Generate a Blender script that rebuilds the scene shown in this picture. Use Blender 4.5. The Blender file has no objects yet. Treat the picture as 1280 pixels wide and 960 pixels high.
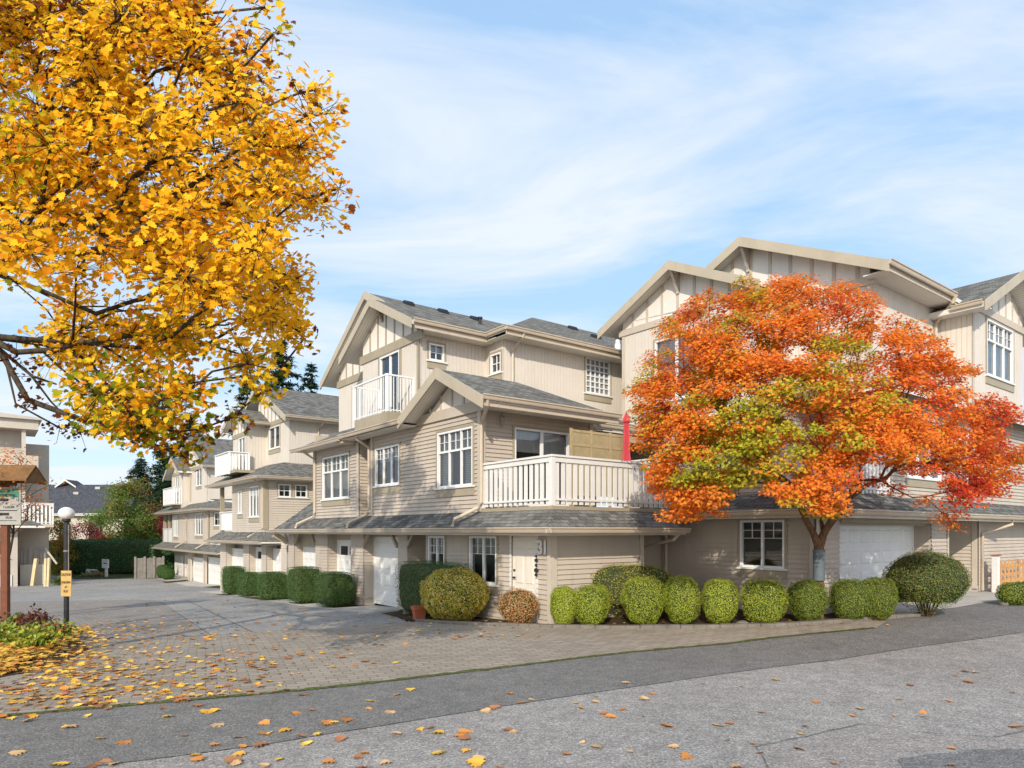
import bpy, bmesh, math, random
import numpy as np
from mathutils import Vector, Matrix, noise
random.seed(7); RNG = np.random.default_rng(11)
R = math.radians
scene = bpy.context.scene
COL = scene.collection

# ---------------------------------------------------------------- frame of the place
FPX, CX, HZ, CAMH = 860.0, 640.0, 665.0, 2.2
_a = math.atan2(660, 860)
DL = (-math.sin(_a), math.cos(_a))          # along the lane, away from the camera
DR = (math.cos(_a), math.sin(_a))           # across the lane
O = (0.94, 16.17)                           # ground corner of unit with the red-trimmed entrance

def W(p, q, z=0.0):
    return (O[0] + p*DR[0] + q*DL[0], O[1] + p*DR[1] + q*DL[1], z)
def PQ(x, y):
    x -= O[0]; y -= O[1]
    return (x*DR[0] + y*DR[1], x*DL[0] + y*DL[1])
def clampf(x, a, b): return max(a, min(b, x))
def gz_pq(p, q):
    return -0.042*clampf(q-0.5, 0, 42) + 0.05*clampf(p-1, 0, 5)
def gz(x, y): return gz_pq(*PQ(x, y))
def at(u, v):                                # ground point seen at (u, v) of the 1280x960 photograph
    z = 0.0
    for _ in range(30):
        Y = FPX*(CAMH-z)/(v-HZ); X = (u-CX)/FPX*Y
        z = .5*z + .5*gz(X, Y)
    return X, Y, z
def at_depth(u, v, Y):
    return ((u-CX)/FPX*Y, Y, CAMH+(HZ-v)*Y/FPX)
def on_p(u, v, p):                           # -> q, z on the plane p
    t = (u-CX)/FPX
    bx, by = O[0]+p*DR[0], O[1]+p*DR[1]
    q = (t*by-bx)/(DL[0]-t*DL[1]); Y = by+q*DL[1]
    return q, CAMH+(HZ-v)*Y/FPX
def on_q(u, v, q):
    t = (u-CX)/FPX
    bx, by = O[0]+q*DL[0], O[1]+q*DL[1]
    p = (t*by-bx)/(DR[0]-t*DR[1]); Y = by+p*DR[1]
    return p, CAMH+(HZ-v)*Y/FPX

# ---------------------------------------------------------------- materials
def s2l(c):
    c /= 255.0
    return c/12.92 if c <= .04045 else ((c+.055)/1.055)**2.4
def rgb(r, g, b, k=1.0): return (s2l(r)*k, s2l(g)*k, s2l(b)*k, 1)

class NT:
    def __init__(self, name):
        self.m = bpy.data.materials.new(name); self.m.use_nodes = True
        self.t = self.m.node_tree; self.t.nodes.clear()
        self.out = self.n('ShaderNodeOutputMaterial')
    def n(self, typ, **kw):
        nd = self.t.nodes.new(typ)
        for k, v in kw.items(): setattr(nd, k, v)
        return nd
    def l(self, a, b): self.t.links.new(a, b)
    def coord(self, kind='Object', scale=None, rot=None):
        c = self.n('ShaderNodeTexCoord').outputs[kind]
        if scale is None and rot is None: return c
        mp = self.n('ShaderNodeMapping'); self.l(c, mp.inputs[0])
        if scale is not None: mp.inputs['Scale'].default_value = scale
        if rot is not None: mp.inputs['Rotation'].default_value = rot
        return mp.outputs[0]
    def noise(self, co, scale, detail=3, rough=.55, dist=0.0):
        nd = self.n('ShaderNodeTexNoise'); nd.inputs['Scale'].default_value = scale
        nd.inputs['Detail'].default_value = detail; nd.inputs['Roughness'].default_value = rough
        nd.inputs['Distortion'].default_value = dist
        if co is not None: self.l(co, nd.inputs['Vector'])
        return nd.outputs['Fac']
    def ramp(self, fac, stops, interp='LINEAR'):
        nd = self.n('ShaderNodeValToRGB'); e = nd.color_ramp.elements; nd.color_ramp.interpolation = interp
        while len(e) < len(stops): e.new(.5)
        for el, (pos, c) in zip(e, stops):
            el.position = pos; el.color = c if len(c) == 4 else (*c, 1)
        self.l(fac, nd.inputs[0]); return nd.outputs[0]
    def mix(self, fac, a, b, blend='MIX'):
        nd = self.n('ShaderNodeMix', data_type='RGBA', blend_type=blend)
        for sock, v in ((nd.inputs[0], fac), (nd.inputs[6], a), (nd.inputs[7], b)):
            if hasattr(v, 'links'): self.l(v, sock)
            else: sock.default_value = v
        return nd.outputs[2]
    def math(self, op, a, b=0.0):
        nd = self.n('ShaderNodeMath', operation=op)
        for sock, v in ((nd.inputs[0], a), (nd.inputs[1], b)):
            if hasattr(v, 'links'): self.l(v, sock)
            else: sock.default_value = v
        return nd.outputs[0]
    def bump(self, h, strength=.3, dist=.01):
        nd = self.n('ShaderNodeBump'); nd.inputs['Strength'].default_value = strength
        nd.inputs['Distance'].default_value = dist; self.l(h, nd.inputs['Height']); return nd.outputs[0]
    def principled(self, color, rough=.7, spec=.3, normal=None, metallic=0.0):
        b = self.n('ShaderNodeBsdfPrincipled')
        for sock, v in ((b.inputs['Base Color'], color), (b.inputs['Roughness'], rough)):
            if hasattr(v, 'links'): self.l(v, sock)
            else: sock.default_value = v
        b.inputs['Specular IOR Level'].default_value = spec; b.inputs['Metallic'].default_value = metallic
        if normal is not None: self.l(normal, b.inputs['Normal'])
        self.l(b.outputs[0], self.out.inputs[0]); return b

def paint(name, col, rough=.6, var=.10, scale=1.3, spec=.3, fine=.06, dirt=None):
    t = NT(name); co = t.coord('Object')
    big = t.noise(co, scale, 4, .6); sm = t.noise(co, 38, 3, .6)
    c = t.mix(1.0, col, t.ramp(big, [(.25, (1-var*1.6,)*3), (.75, (1+var,)*3)]), 'MULTIPLY')
    c = t.mix(1.0, c, t.ramp(sm, [(.3, (1-fine,)*3), (.7, (1+fine,)*3)]), 'MULTIPLY')
    if dirt:
        st = t.noise(t.coord('Object', (3.2, 3.2, .35)), 1.6, 4, .65)
        c = t.mix(t.ramp(st, [(.52, (0, 0, 0)), (.8, (dirt,)*3)]), c, (col[0]*.45, col[1]*.43, col[2]*.38, 1))
    t.principled(c, rough, spec, t.bump(sm, .12, .004)); return t.m

M = {}
M['lap'] = paint('lap_siding', (.49, .42, .345, 1), .65, .08, .8, dirt=.25)
M['lap_pale'] = paint('lap_siding_pale', (.535, .465, .385, 1), .65, .07, .8, dirt=.2)
M['board'] = paint('board_siding', (.63, .565, .485, 1), .65, .05, .7, dirt=.12)
M['panel'] = paint('gable_panel', (.74, .685, .61, 1), .65, .05, .9, dirt=.2)
M['trim'] = paint('taupe_trim', (.36, .305, .215, 1), .55, .08, 1.2, dirt=.2)
M['corner'] = paint('corner_paint', (.52, .45, .365, 1), .55, .06, 1.2, dirt=.15)
M['barge'] = paint('barge_paint', (.45, .385, .285, 1), .5, .07, 1.2, dirt=.2)
M['white'] = paint('white_paint', (.72, .705, .67, 1), .45, .04, 1.5, dirt=.12)
M['vinyl'] = paint('white_vinyl', (.77, .765, .75, 1), .35, .02, 2, fine=.02)
M['cream'] = paint('cream_door', (.74, .68, .58, 1), .45, .03, 2)
M['gutter'] = paint('gutter_metal', (.52, .43, .325, 1), .4, .06, 1.5, .4, dirt=.25)
M['black'] = paint('black_plastic', (.02, .02, .022, 1), .5, .1)
M['darkmetal'] = paint('dark_post_paint', (.025, .024, .024, 1), .45, .15, 6, .4)
M['kerbstone'] = paint('kerb_concrete', (.185, .162, .135, 1), .9, .22, 2.2, fine=.14, dirt=.4)
M['concrete'] = paint('concrete', (.46, .43, .385, 1), .85, .16, 1.8, fine=.1, dirt=.3)
M['terracotta'] = paint('terracotta', (.42, .12, .055, 1), .75, .12, 6)
M['cedar'] = paint('cedar_wood', (.56, .30, .12, 1), .7, .15, 4, dirt=.2)
M['redwood'] = paint('redwood_stain', (.17, .058, .026, 1), .6, .18, 5)
M['greywood'] = paint('weathered_wood', (.30, .27, .235, 1), .85, .18, 3, dirt=.3)
M['palewood'] = paint('pale_wood', (.62, .50, .28, 1), .7, .12, 4)
M['reed'] = paint('reed_screen', (.36, .28, .155, 1), .7, .12, 4)
M['shade_cloth'] = paint('red_canvas', (.50, .06, .075, 1), .8, .1, 5)
M['lattice'] = paint('tan_screen', (.40, .31, .17, 1), .8, .15, 6)
M['yellowsign'] = paint('yellow_sign', (.54, .35, .12, 1), .6, .12, 8)
M['greensign'] = paint('green_sign', (.05, .19, .125, 1), .5, .08, 8)
M['beigesign'] = paint('beige_sign', (.36, .34, .30, 1), .55, .06, 8)
M['sleeve'] = paint('trunk_sleeve', (.11, .135, .15, 1), .5, .12, 6)
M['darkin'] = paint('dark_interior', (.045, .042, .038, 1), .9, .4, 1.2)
M['darkred'] = paint('red_curtain', (.22, .03, .02, 1), .9, .2, 3)
M['deepgreen'] = paint('dark_green_ink', (.012, .05, .035, 1), .5, .1, 8)
M['blue'] = paint('blue_print', (.03, .04, .22, 1), .5, .05)
M['wallgrey'] = paint('grey_siding', (.46, .43, .39, 1), .7, .08, .8, dirt=.3)

def soffit():
    t = NT('soffit'); co = t.coord('Object')
    w = t.n('ShaderNodeTexWave', wave_type='BANDS', bands_direction='X'); w.inputs['Scale'].default_value = 3.2
    t.l(co, w.inputs[0])
    c = t.ramp(w.outputs['Fac'], [(.0, (.52, .475, .41)), (.12, (.73, .685, .61)), (1, (.75, .705, .63))])
    t.principled(c, .6, .3); return t.m
M['soffit'] = soffit()

def shingle(name, a, b, c3):
    t = NT(name); uv = t.n('ShaderNodeUVMap').outputs[0]
    br = t.n('ShaderNodeTexBrick'); t.l(uv, br.inputs['Vector'])
    br.offset = .5; br.inputs['Scale'].default_value = 1.0
    br.inputs['Brick Width'].default_value = .26; br.inputs['Row Height'].default_value = .145
    br.inputs['Mortar Size'].default_value = .008; br.inputs['Mortar Smooth'].default_value = .3
    br.inputs['Color1'].default_value = (0, 0, 0, 1); br.inputs['Color2'].default_value = (1, 1, 1, 1)
    br.inputs['Mortar'].default_value = (.25, .25, .25, 1)
    n1 = t.noise(uv, 4.2, 4, .7); n2 = t.noise(uv, 30, 3, .75)
    wob = t.math('ADD', t.math('MULTIPLY', br.outputs['Color'], .45), t.math('MULTIPLY', n1, .5))
    col = t.ramp(wob, [(.18, a), (.5, b), (.92, c3)])
    col = t.mix(1.0, col, t.ramp(n2, [(.25, (.68,)*3), (.75, (1.3,)*3)]), 'MULTIPLY')
    col = t.mix(br.outputs['Fac'], col, (a[0]*.45, a[1]*.45, a[2]*.45, 1))
    # each course is a wedge: thick at its butt edge
    sep = t.n('ShaderNodeSeparateXYZ'); t.l(uv, sep.inputs[0])
    saw = t.math('FRACT', t.math('DIVIDE', sep.outputs['Y'], .145))
    h = t.math('ADD', t.math('SUBTRACT', t.math('MULTIPLY', br.outputs['Color'], .35), saw), t.math('MULTIPLY', n2, .4))
    t.principled(col, .95, .06, t.bump(h, .8, .014)); return t.m
M['shingle'] = shingle('roof_shingle', (.09, .086, .078), (.175, .168, .15), (.29, .28, .25))
M['shingle_blue'] = shingle('skirt_shingle', (.082, .08, .074), (.162, .157, .145), (.29, .28, .255))
M['shingle_dark'] = shingle('far_shingle', (.05, .052, .06), (.085, .088, .10), (.13, .13, .145))

def glass():
    t = NT('window_glass')
    fr = t.n('ShaderNodeFresnel'); fr.inputs[0].default_value = 1.55
    fac = t.math('ADD', t.math('MULTIPLY', fr.outputs[0], .9), .05)
    tr = t.n('ShaderNodeBsdfTransparent'); tr.inputs[0].default_value = (.82, .86, .86, 1)
    gl = t.n('ShaderNodeBsdfGlossy'); gl.inputs['Roughness'].default_value = .03
    gl.inputs['Color'].default_value = (.92, .96, 1, 1)
    mx = t.n('ShaderNodeMixShader'); t.l(fac, mx.inputs[0]); t.l(tr.outputs[0], mx.inputs[1]); t.l(gl.outputs[0], mx.inputs[2])
    t.l(mx.outputs[0], t.out.inputs[0]); return t.m
M['glass'] = glass()
def frosted():
    t = NT('glass_block'); co = t.coord('Object')
    t.principled(t.ramp(t.noise(co, 9, 3), [(.3, (.05, .055, .055)), (.7, (.34, .36, .36))]), .12, .8); return t.m
M['glassblock'] = frosted()
def blind():
    t = NT('slatted_blind'); co = t.coord('Object')
    w = t.n('ShaderNodeTexWave', wave_type='BANDS', bands_direction='Z'); w.inputs['Scale'].default_value = 6.5
    t.l(co, w.inputs[0])
    c = t.ramp(w.outputs['Fac'], [(0, (.20, .19, .175)), (.35, (.48, .46, .43)), (1, (.62, .60, .565))])
    t.principled(c, .6, .3); return t.m
M['blind'] = blind()
M['curtain'] = paint('pale_curtain', (.62, .60, .57, 1), .8, .14, 4)

def asphalt(name, lo, hi, tint=(1, 1, 1), speck=.5, dark=.7):
    t = NT(name); co = t.coord('Object')
    n1 = t.noise(co, .32, 5, .6, .4); n2 = t.noise(co, 42, 4, .8); n3 = t.noise(co, 4.0, 5, .6)
    v = t.n('ShaderNodeTexVoronoi'); v.inputs['Scale'].default_value = 46; t.l(co, v.inputs['Vector'])
    c = t.ramp(n1, [(.3, tuple(lo*x for x in tint)), (.7, tuple(hi*x for x in tint))])
    c = t.mix(1.0, c, t.ramp(n3, [(.3, (.82,)*3), (.7, (1.14,)*3)]), 'MULTIPLY')
    c = t.mix(1.0, c, t.ramp(n2, [(.28, (1-speck,)*3), (.5, (1,)*3), (.74, (1+speck*1.3,)*3)]), 'MULTIPLY')
    cell = t.n('ShaderNodeSeparateColor'); t.l(v.outputs['Color'], cell.inputs[0])
    v2 = t.n('ShaderNodeTexVoronoi'); v2.inputs['Scale'].default_value = 95; t.l(co, v2.inputs['Vector'])
    cell2 = t.n('ShaderNodeSeparateColor'); t.l(v2.outputs['Color'], cell2.inputs[0])
    c = t.mix(1.0, c, t.ramp(cell.outputs[0], [(.0, (dark*.98,)*3), (.5, (.97,)*3), (.86, (1.06,)*3), (1, (1.42,)*3)]), 'MULTIPLY')
    c = t.mix(1.0, c, t.ramp(cell2.outputs[1], [(.0, (.78,)*3), (.6, (1,)*3), (1, (1.26,)*3)]), 'MULTIPLY')
    stain = t.noise(co, .9, 5, .7, .8)
    c = t.mix(1.0, c, t.ramp(stain, [(.3, (.86,)*3), (.45, (1,)*3), (.72, (1.05,)*3)]), 'MULTIPLY')
    t.principled(c, .88, .3, t.bump(t.math('ADD', n2, v.outputs['Distance']), .55, .006)); return t.m
M['road'] = asphalt('old_asphalt', .25, .32, (1.07, 1.0, .92))
M['strip'] = asphalt('dark_asphalt', .152, .20, (1.05, 1.0, .93), .65)
M['lane'] = asphalt('lane_asphalt', .24, .33, (1.06, 1.0, .92), .4)
M['patch'] = asphalt('patch_asphalt', .225, .29, (1.10, 1.0, .92), .5)
M['wet'] = asphalt('fresh_asphalt', .14, .19, (1.03, 1.0, .96), .6)

def bricks(name, c1, c2, mortar, rot, bw=.2, rh=.1):
    t = NT(name); co = t.coord('Object', None, (0, 0, rot))
    br = t.n('ShaderNodeTexBrick'); t.l(co, br.inputs['Vector']); br.offset = .5
    br.inputs['Scale'].default_value = 1; br.inputs['Brick Width'].default_value = bw; br.inputs['Row Height'].default_value = rh
    br.inputs['Mortar Size'].default_value = .008; br.inputs['Mortar Smooth'].default_value = .2
    br.inputs['Color1'].default_value = (0, 0, 0, 1); br.inputs['Color2'].default_value = (1, 1, 1, 1); br.inputs['Mortar'].default_value = (.4, .4, .4, 1)
    n1 = t.noise(co, .5, 4, .6); n2 = t.noise(co, 50, 3, .7); n3 = t.noise(co, 1.7, 4, .7)
    k = t.math('ADD', t.math('MULTIPLY', br.outputs['Color'], .5), t.math('MULTIPLY', n1, .5))
    c = t.ramp(k, [(.2, c1), (.8, c2)])
    c = t.mix(1.0, c, t.ramp(n2, [(.25, (.75,)*3), (.75, (1.25,)*3)]), 'MULTIPLY')
    mo = t.mix(t.ramp(n3, [(.52, (0, 0, 0)), (.66, (1, 1, 1))]), mortar, (.05, .075, .02, 1))
    c = t.mix(br.outputs['Fac'], c, mo)
    h = t.math('SUBTRACT', t.math('MULTIPLY', n2, .3), br.outputs['Fac'])
    t.principled(c, .9, .2, t.bump(h, .7, .012)); return t.m
M['brick'] = bricks('brick_paver', (.265, .225, .18), (.36, .31, .252), (.18, .148, .112, 1), -R(24), .30, .15)
M['brick2'] = bricks('lane_paver', (.23, .20, .175), (.32, .285, .25), (.13, .11, .09, 1), -R(37), .3, .15)

def soil():
    t = NT('bed_soil'); co = t.coord('Object')
    n = t.noise(co, 22, 5, .7); b = t.noise(co, 1.2, 3)
    c = t.ramp(n, [(.3, (.025, .017, .011)), (.7, (.10, .07, .045))])
    c = t.mix(t.ramp(b, [(.45, (0, 0, 0)), (.7, (.6, .6, .6))]), c, (.12, .075, .035, 1))
    t.principled(c, .95, .1, t.bump(n, .9, .03)); return t.m
M['soil'] = soil()
def turf():
    t = NT('rough_grass'); co = t.coord('Object')
    n = t.noise(co, 9, 5, .7); b = t.noise(co, .12, 3)
    c = t.ramp(n, [(.3, (.02, .035, .01)), (.7, (.075, .09, .03))])
    c = t.mix(t.ramp(b, [(.4, (0, 0, 0)), (.7, (.7, .7, .7))]), c, (.12, .10, .05, 1))
    t.principled(c, .95, .1, t.bump(n, .9, .05)); return t.m
M['turf'] = turf()
def moss():
    t = NT('moss_joint'); co = t.coord('Object')
    n = t.noise(co, 14, 5, .7)
    c = t.ramp(n, [(.35, (.05, .045, .025)), (.5, (.085, .11, .03)), (.7, (.19, .21, .06))])
    t.principled(c, .95, .1, t.bump(n, .8, .02)); return t.m
M['moss'] = moss()

def leafmat(name, trans=.35, rough=.55, spec=.3):
    t = NT(name)
    at_ = t.n('ShaderNodeAttribute', attribute_name='leaf_col')
    geo = t.n('ShaderNodeNewGeometry')
    var = t.ramp(geo.outputs['Random Per Island'], [(0, (.88,)*3), (1, (1.1,)*3)])
    c = t.mix(1.0, at_.outputs['Color'], var, 'MULTIPLY')
    b = t.n('ShaderNodeBsdfPrincipled'); t.l(c, b.inputs['Base Color'])
    b.inputs['Roughness'].default_value = rough; b.inputs['Specular IOR Level'].default_value = spec
    tr = t.n('ShaderNodeBsdfTranslucent'); t.l(c, tr.inputs[0])
    mx = t.n('ShaderNodeMixShader'); mx.inputs[0].default_value = trans
    t.l(b.outputs[0], mx.inputs[1]); t.l(tr.outputs[0], mx.inputs[2]); t.l(mx.outputs[0], t.out.inputs[0]); return t.m
M['leaf'] = leafmat('autumn_leaf', .52, .75, .12)
M['shrubleaf'] = leafmat('shrub_leaf', .25, .5, .35)
M['dryleaf'] = leafmat('fallen_leaf', .1, .7, .2)
def barkm(name, a, b, scale=14):
    t = NT(name); co = t.coord('Object', (1, 1, .22))
    n = t.noise(co, scale, 5, .7, .6)
    t.principled(t.ramp(n, [(.3, a), (.7, b)]), .9, .15, t.bump(n, .9, .02)); return t.m
M['bark'] = barkm('grey_bark', (.025, .02, .014), (.105, .082, .055))
M['redbark'] = barkm('brown_bark', (.055, .028, .016), (.24, .135, .075))
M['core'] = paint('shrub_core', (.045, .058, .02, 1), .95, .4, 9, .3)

# ---------------------------------------------------------------- mesh builder (coordinates p, q, z or x, y, z)
class MB:
    def __init__(s): s.v = []; s.f = []; s.mi = []; s.uv = {}
    def face(s, pts, mi=0, uv=None):
        i = len(s.v); s.v += [tuple(p) for p in pts]; s.f.append(list(range(i, i+len(pts)))); s.mi.append(mi)
        if uv: s.uv[len(s.f)-1] = uv
    def box(s, a, b, mi=0):
        x0, y0, z0 = (min(a[i], b[i]) for i in range(3)); x1, y1, z1 = (max(a[i], b[i]) for i in range(3))
        i = len(s.v)
        s.v += [(x0,y0,z0),(x1,y0,z0),(x1,y1,z0),(x0,y1,z0),(x0,y0,z1),(x1,y0,z1),(x1,y1,z1),(x0,y1,z1)]
        for f in ((0,3,2,1),(4,5,6,7),(0,1,5,4),(1,2,6,5),(2,3,7,6),(3,0,4,7)):
            s.f.append([i+k for k in f]); s.mi.append(mi)
    def prism(s, pts, vec, mi=0, caps=True):
        n = len(pts); i = len(s.v); s.v += [tuple(p) for p in pts]
        s.v += [(p[0]+vec[0], p[1]+vec[1], p[2]+vec[2]) for p in pts]
        if caps:
            s.f.append([i+k for k in range(n)][::-1]); s.mi.append(mi)
            s.f.append([i+n+k for k in range(n)]); s.mi.append(mi)
        for k in range(n):
            s.f.append([i+k, i+(k+1) % n, i+n+(k+1) % n, i+n+k]); s.mi.append(mi)
    def tube(s, path, r, n=8, mi=0, caps=True, r2=None):
        path = [Vector(p) for p in path]; m = len(path); i0 = len(s.v)
        for k, p in enumerate(path):
            d = (path[min(k+1, m-1)]-path[max(k-1, 0)]).normalized()
            up = Vector((0, 0, 1)) if abs(d.z) < .95 else Vector((1, 0, 0))
            a = d.cross(up).normalized(); b = d.cross(a).normalized()
            rr = r if r2 is None else r+(r2-r)*k/(m-1)
            for j in range(n):
                t = 2*math.pi*(j+.5)/n
                s.v.append(tuple(p+a*(rr*math.cos(t))+b*(rr*math.sin(t))))
        for k in range(m-1):
            for j in range(n):
                s.f.append([i0+k*n+j, i0+k*n+(j+1) % n, i0+(k+1)*n+(j+1) % n, i0+(k+1)*n+j]); s.mi.append(mi)
        if caps:
            s.f.append([i0+j for j in range(n)][::-1]); s.mi.append(mi)
            s.f.append([i0+(m-1)*n+j for j in range(n)]); s.mi.append(mi)
    def beam(s, a, b, w, h, mi=0):           # square-cut bar from a to b
        a = Vector(a); b = Vector(b); d = (b-a).normalized()
        up = Vector((0, 0, 1)) if abs(d.z) < .95 else Vector((1, 0, 0))
        x = d.cross(up).normalized()*(w/2); y = x.cross(d).normalized()*(h/2)
        s.prism([a-x-y, a+x-y, a+x+y, a-x+y], b-a, mi)
    def lathe(s, prof, n=24, c=(0, 0, 0), mi=0):
        i0 = len(s.v)
        for r, z in prof:
            for j in range(n):
                t = 2*math.pi*j/n; s.v.append((c[0]+r*math.cos(t), c[1]+r*math.sin(t), c[2]+z))
        for k in range(len(prof)-1):
            for j in range(n):
                s.f.append([i0+k*n+j, i0+k*n+(j+1) % n, i0+(k+1)*n+(j+1) % n, i0+(k+1)*n+j]); s.mi.append(mi)
    def build(s, name, mats, parent=None, off=(0, 0, 0), smooth=False, bevel=0):
        me = bpy.data.meshes.new(name)
        me.from_pydata([(x-off[0], y-off[1], z-off[2]) for x, y, z in s.v], [], s.f)
        for m in (mats if isinstance(mats, (list, tuple)) else [mats]): me.materials.append(m)
        me.polygons.foreach_set('material_index', s.mi)
        if s.uv:
            lay = me.uv_layers.new(name='UVMap')
            for fi, uvs in s.uv.items():
                for li, t in zip(me.polygons[fi].loop_indices, uvs): lay.data[li].uv = t
        if smooth: me.polygons.foreach_set('use_smooth', [True]*len(me.polygons))
        me.update()
        o = bpy.data.objects.new(name, me); COL.objects.link(o)
        if parent: o.parent = parent
        if bevel:
            bv = o.modifiers.new('bevel', 'BEVEL'); bv.width = bevel; bv.segments = 2; bv.limit_method = 'ANGLE'
        return o

SPLIT = {'barge_board', 'gutter', 'bracket', 'corner_trim', 'gable_trim', 'soffit', 'lintel', 'plinth', 'foundation', 'porch_post'}
def islands(mb):
    par = list(range(len(mb.v)))
    def find(x):
        while par[x] != x: par[x] = par[par[x]]; x = par[x]
        return x
    for f in mb.f:
        for k in f[1:]: par[find(k)] = find(f[0])
    out = {}
    for f, m in zip(mb.f, mb.mi):
        b, mp = out.setdefault(find(f[0]), (MB(), {}))
        for k in f:
            if k not in mp: mp[k] = len(b.v); b.v.append(mb.v[k])
        b.f.append([mp[k] for k in f]); b.mi.append(m)
    return [b for b, _ in out.values()]
def tag(o, label=None, cat=None, group=None, kind=None):
    for k, v in (('label', label), ('category', cat), ('group', group), ('kind', kind)):
        if v: o[k] = v
    return o
def empty(name, loc, label, cat, rz=0.0, group=None):
    o = bpy.data.objects.new(name, None); COL.objects.link(o); o.empty_display_size = .2
    o.location = loc; o.rotation_euler = (0, 0, rz); return tag(o, label, cat, group)
def children(o): return [c for c in bpy.data.objects if c.parent == o]
def copy_tree(o, parent=None):
    c = o.copy(); COL.objects.link(c); c.parent = parent
    for ch in children(o): copy_tree(ch, c)
    return c
def text(body, size, parent, mat, loc, rot, name='lettering', ex=.002, sx=1.0):
    cu = bpy.data.curves.new(name, 'FONT'); cu.body = body; cu.size = size; cu.align_x = 'CENTER'; cu.align_y = 'CENTER'; cu.extrude = ex; cu.offset = size*.035
    tmp = bpy.data.objects.new('tmp', cu); me = bpy.data.meshes.new_from_object(tmp); me.name = name
    bpy.data.objects.remove(tmp); bpy.data.curves.remove(cu)
    me.materials.clear(); me.materials.append(mat)
    o = bpy.data.objects.new(name, me); COL.objects.link(o); o.parent = parent
    o.location = loc; o.rotation_euler = rot; o.scale = (sx, 1, 1); return o
# ---------------------------------------------------------------- house kit (p, q, z)
TH = math.atan2(DR[1], DR[0])
class Bld:
    def __init__(s, name, label, cat, p0, q0, z0=0.0, group=None):
        s.off = (p0, q0, z0); s.root = empty(name, W(p0, q0, z0), label, cat, TH, group)
    def add(s, mb, name, mats, parent=None, label=None, **k):
        if name in SPLIT:
            for piece in islands(mb): o = piece.build(name, mats, parent or s.root, s.off, **k)
            return o
        o = mb.build(name, mats, parent or s.root, s.off, **k)
        if label: o['label'] = label
        return o

def PT(pl, a, z, d):                          # pl = (axis, const, out)
    ax, c, out = pl
    return (c+out*d, a, z) if ax == 'p' else (a, c+out*d, z)
def cells(a0, a1, z0, z1, ops):
    """rectangle minus openings -> rectangles (rows cut at the openings' edges)"""
    zs = sorted({z0, z1, *[min(max(o[2], z0), z1) for o in ops], *[min(max(o[3], z0), z1) for o in ops]})
    for za, zb in zip(zs, zs[1:]):
        if zb-za < 1e-4: continue
        cur = a0
        for o in sorted([o for o in ops if o[2] < zb-1e-4 and o[3] > za+1e-4]):
            if o[0] > cur+1e-4: yield cur, min(o[0], a1), za, zb
            cur = max(cur, o[1])
        if cur < a1-1e-4: yield cur, a1, za, zb
def wall(B, pl, a0, a1, z0, z1, ops=(), style='lap', mat=None, label=None, parent=None, exp=.118, core=True):
    mb = MB()
    def rect(aa, ab, za, zb, da, db, mi=0):
        mb.face([PT(pl, aa, za, da), PT(pl, ab, za, da), PT(pl, ab, zb, db), PT(pl, aa, zb, db)], mi)
    if style == 'lap':
        n = max(1, round((z1-z0)/exp)); e = (z1-z0)/n; hi, lo = .034, .003
        for k in range(n):
            zb0 = z0+k*e
            for aa, ab, za, zb in cells(a0, a1, zb0, zb0+e, ops):
                d0 = hi-(hi-lo)*(za-zb0)/e; d1 = hi-(hi-lo)*(zb-zb0)/e
                rect(aa, ab, za, zb, d0, d1)
                if abs(za-zb0) < 1e-4: mb.face([PT(pl, aa, za, lo), PT(pl, ab, za, lo), PT(pl, ab, za, hi), PT(pl, aa, za, hi)])
    elif style == 'board':
        sp = .148; n = max(1, round((a1-a0)/sp)); e = (a1-a0)/n; g = .014
        for k in range(n):
            s0 = a0+k*e
            for aa, ab, za, zb in cells(s0, s0+e-g, z0, z1, ops): rect(aa, ab, za, zb, .016, .016)
            for aa, ab, za, zb in cells(s0+e-g, s0+e, z0, z1, ops):
                rect(aa, ab, za, zb, .004, .004)
                for x in (aa, ab): mb.face([PT(pl, x, za, .004), PT(pl, x, za, .016), PT(pl, x, zb, .016), PT(pl, x, zb, .004)])
    else:
        for aa, ab, za, zb in cells(a0, a1, z0, z1, ops): rect(aa, ab, za, zb, .01, .01)
    for o in ops:                              # reveals of the openings
        oa, ob, oz0, oz1 = max(o[0], a0), min(o[1], a1), max(o[2], z0), min(o[3], z1)
        for A, Bq in (((oa, oz0), (ob, oz0)), ((ob, oz0), (ob, oz1)), ((ob, oz1), (oa, oz1)), ((oa, oz1), (oa, oz0))):
            mb.face([PT(pl, A[0], A[1], .02), PT(pl, Bq[0], Bq[1], .02), PT(pl, Bq[0], Bq[1], -.16), PT(pl, A[0], A[1], -.16)], 1)
    if core:                                   # sheathing behind the cladding
        for aa, ab, za, zb in cells(a0, a1, z0, z1, ops): rect(aa, ab, za, zb, -.15, -.15)
        for x in (a0, a1): mb.face([PT(pl, x, z0, -.15), PT(pl, x, z0, .003), PT(pl, x, z1, .003), PT(pl, x, z1, -.15)])
    return B.add(mb, 'wall', [mat or {'lap': M['lap'], 'board': M['board']}.get(style, M['panel']), M['trim']], parent, label)

def pbox(mb, pl, a0, a1, z0, z1, d0, d1, mi=0):
    mb.box(PT(pl, a0, z0, d0), PT(pl, a1, z1, d1), mi)

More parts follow.
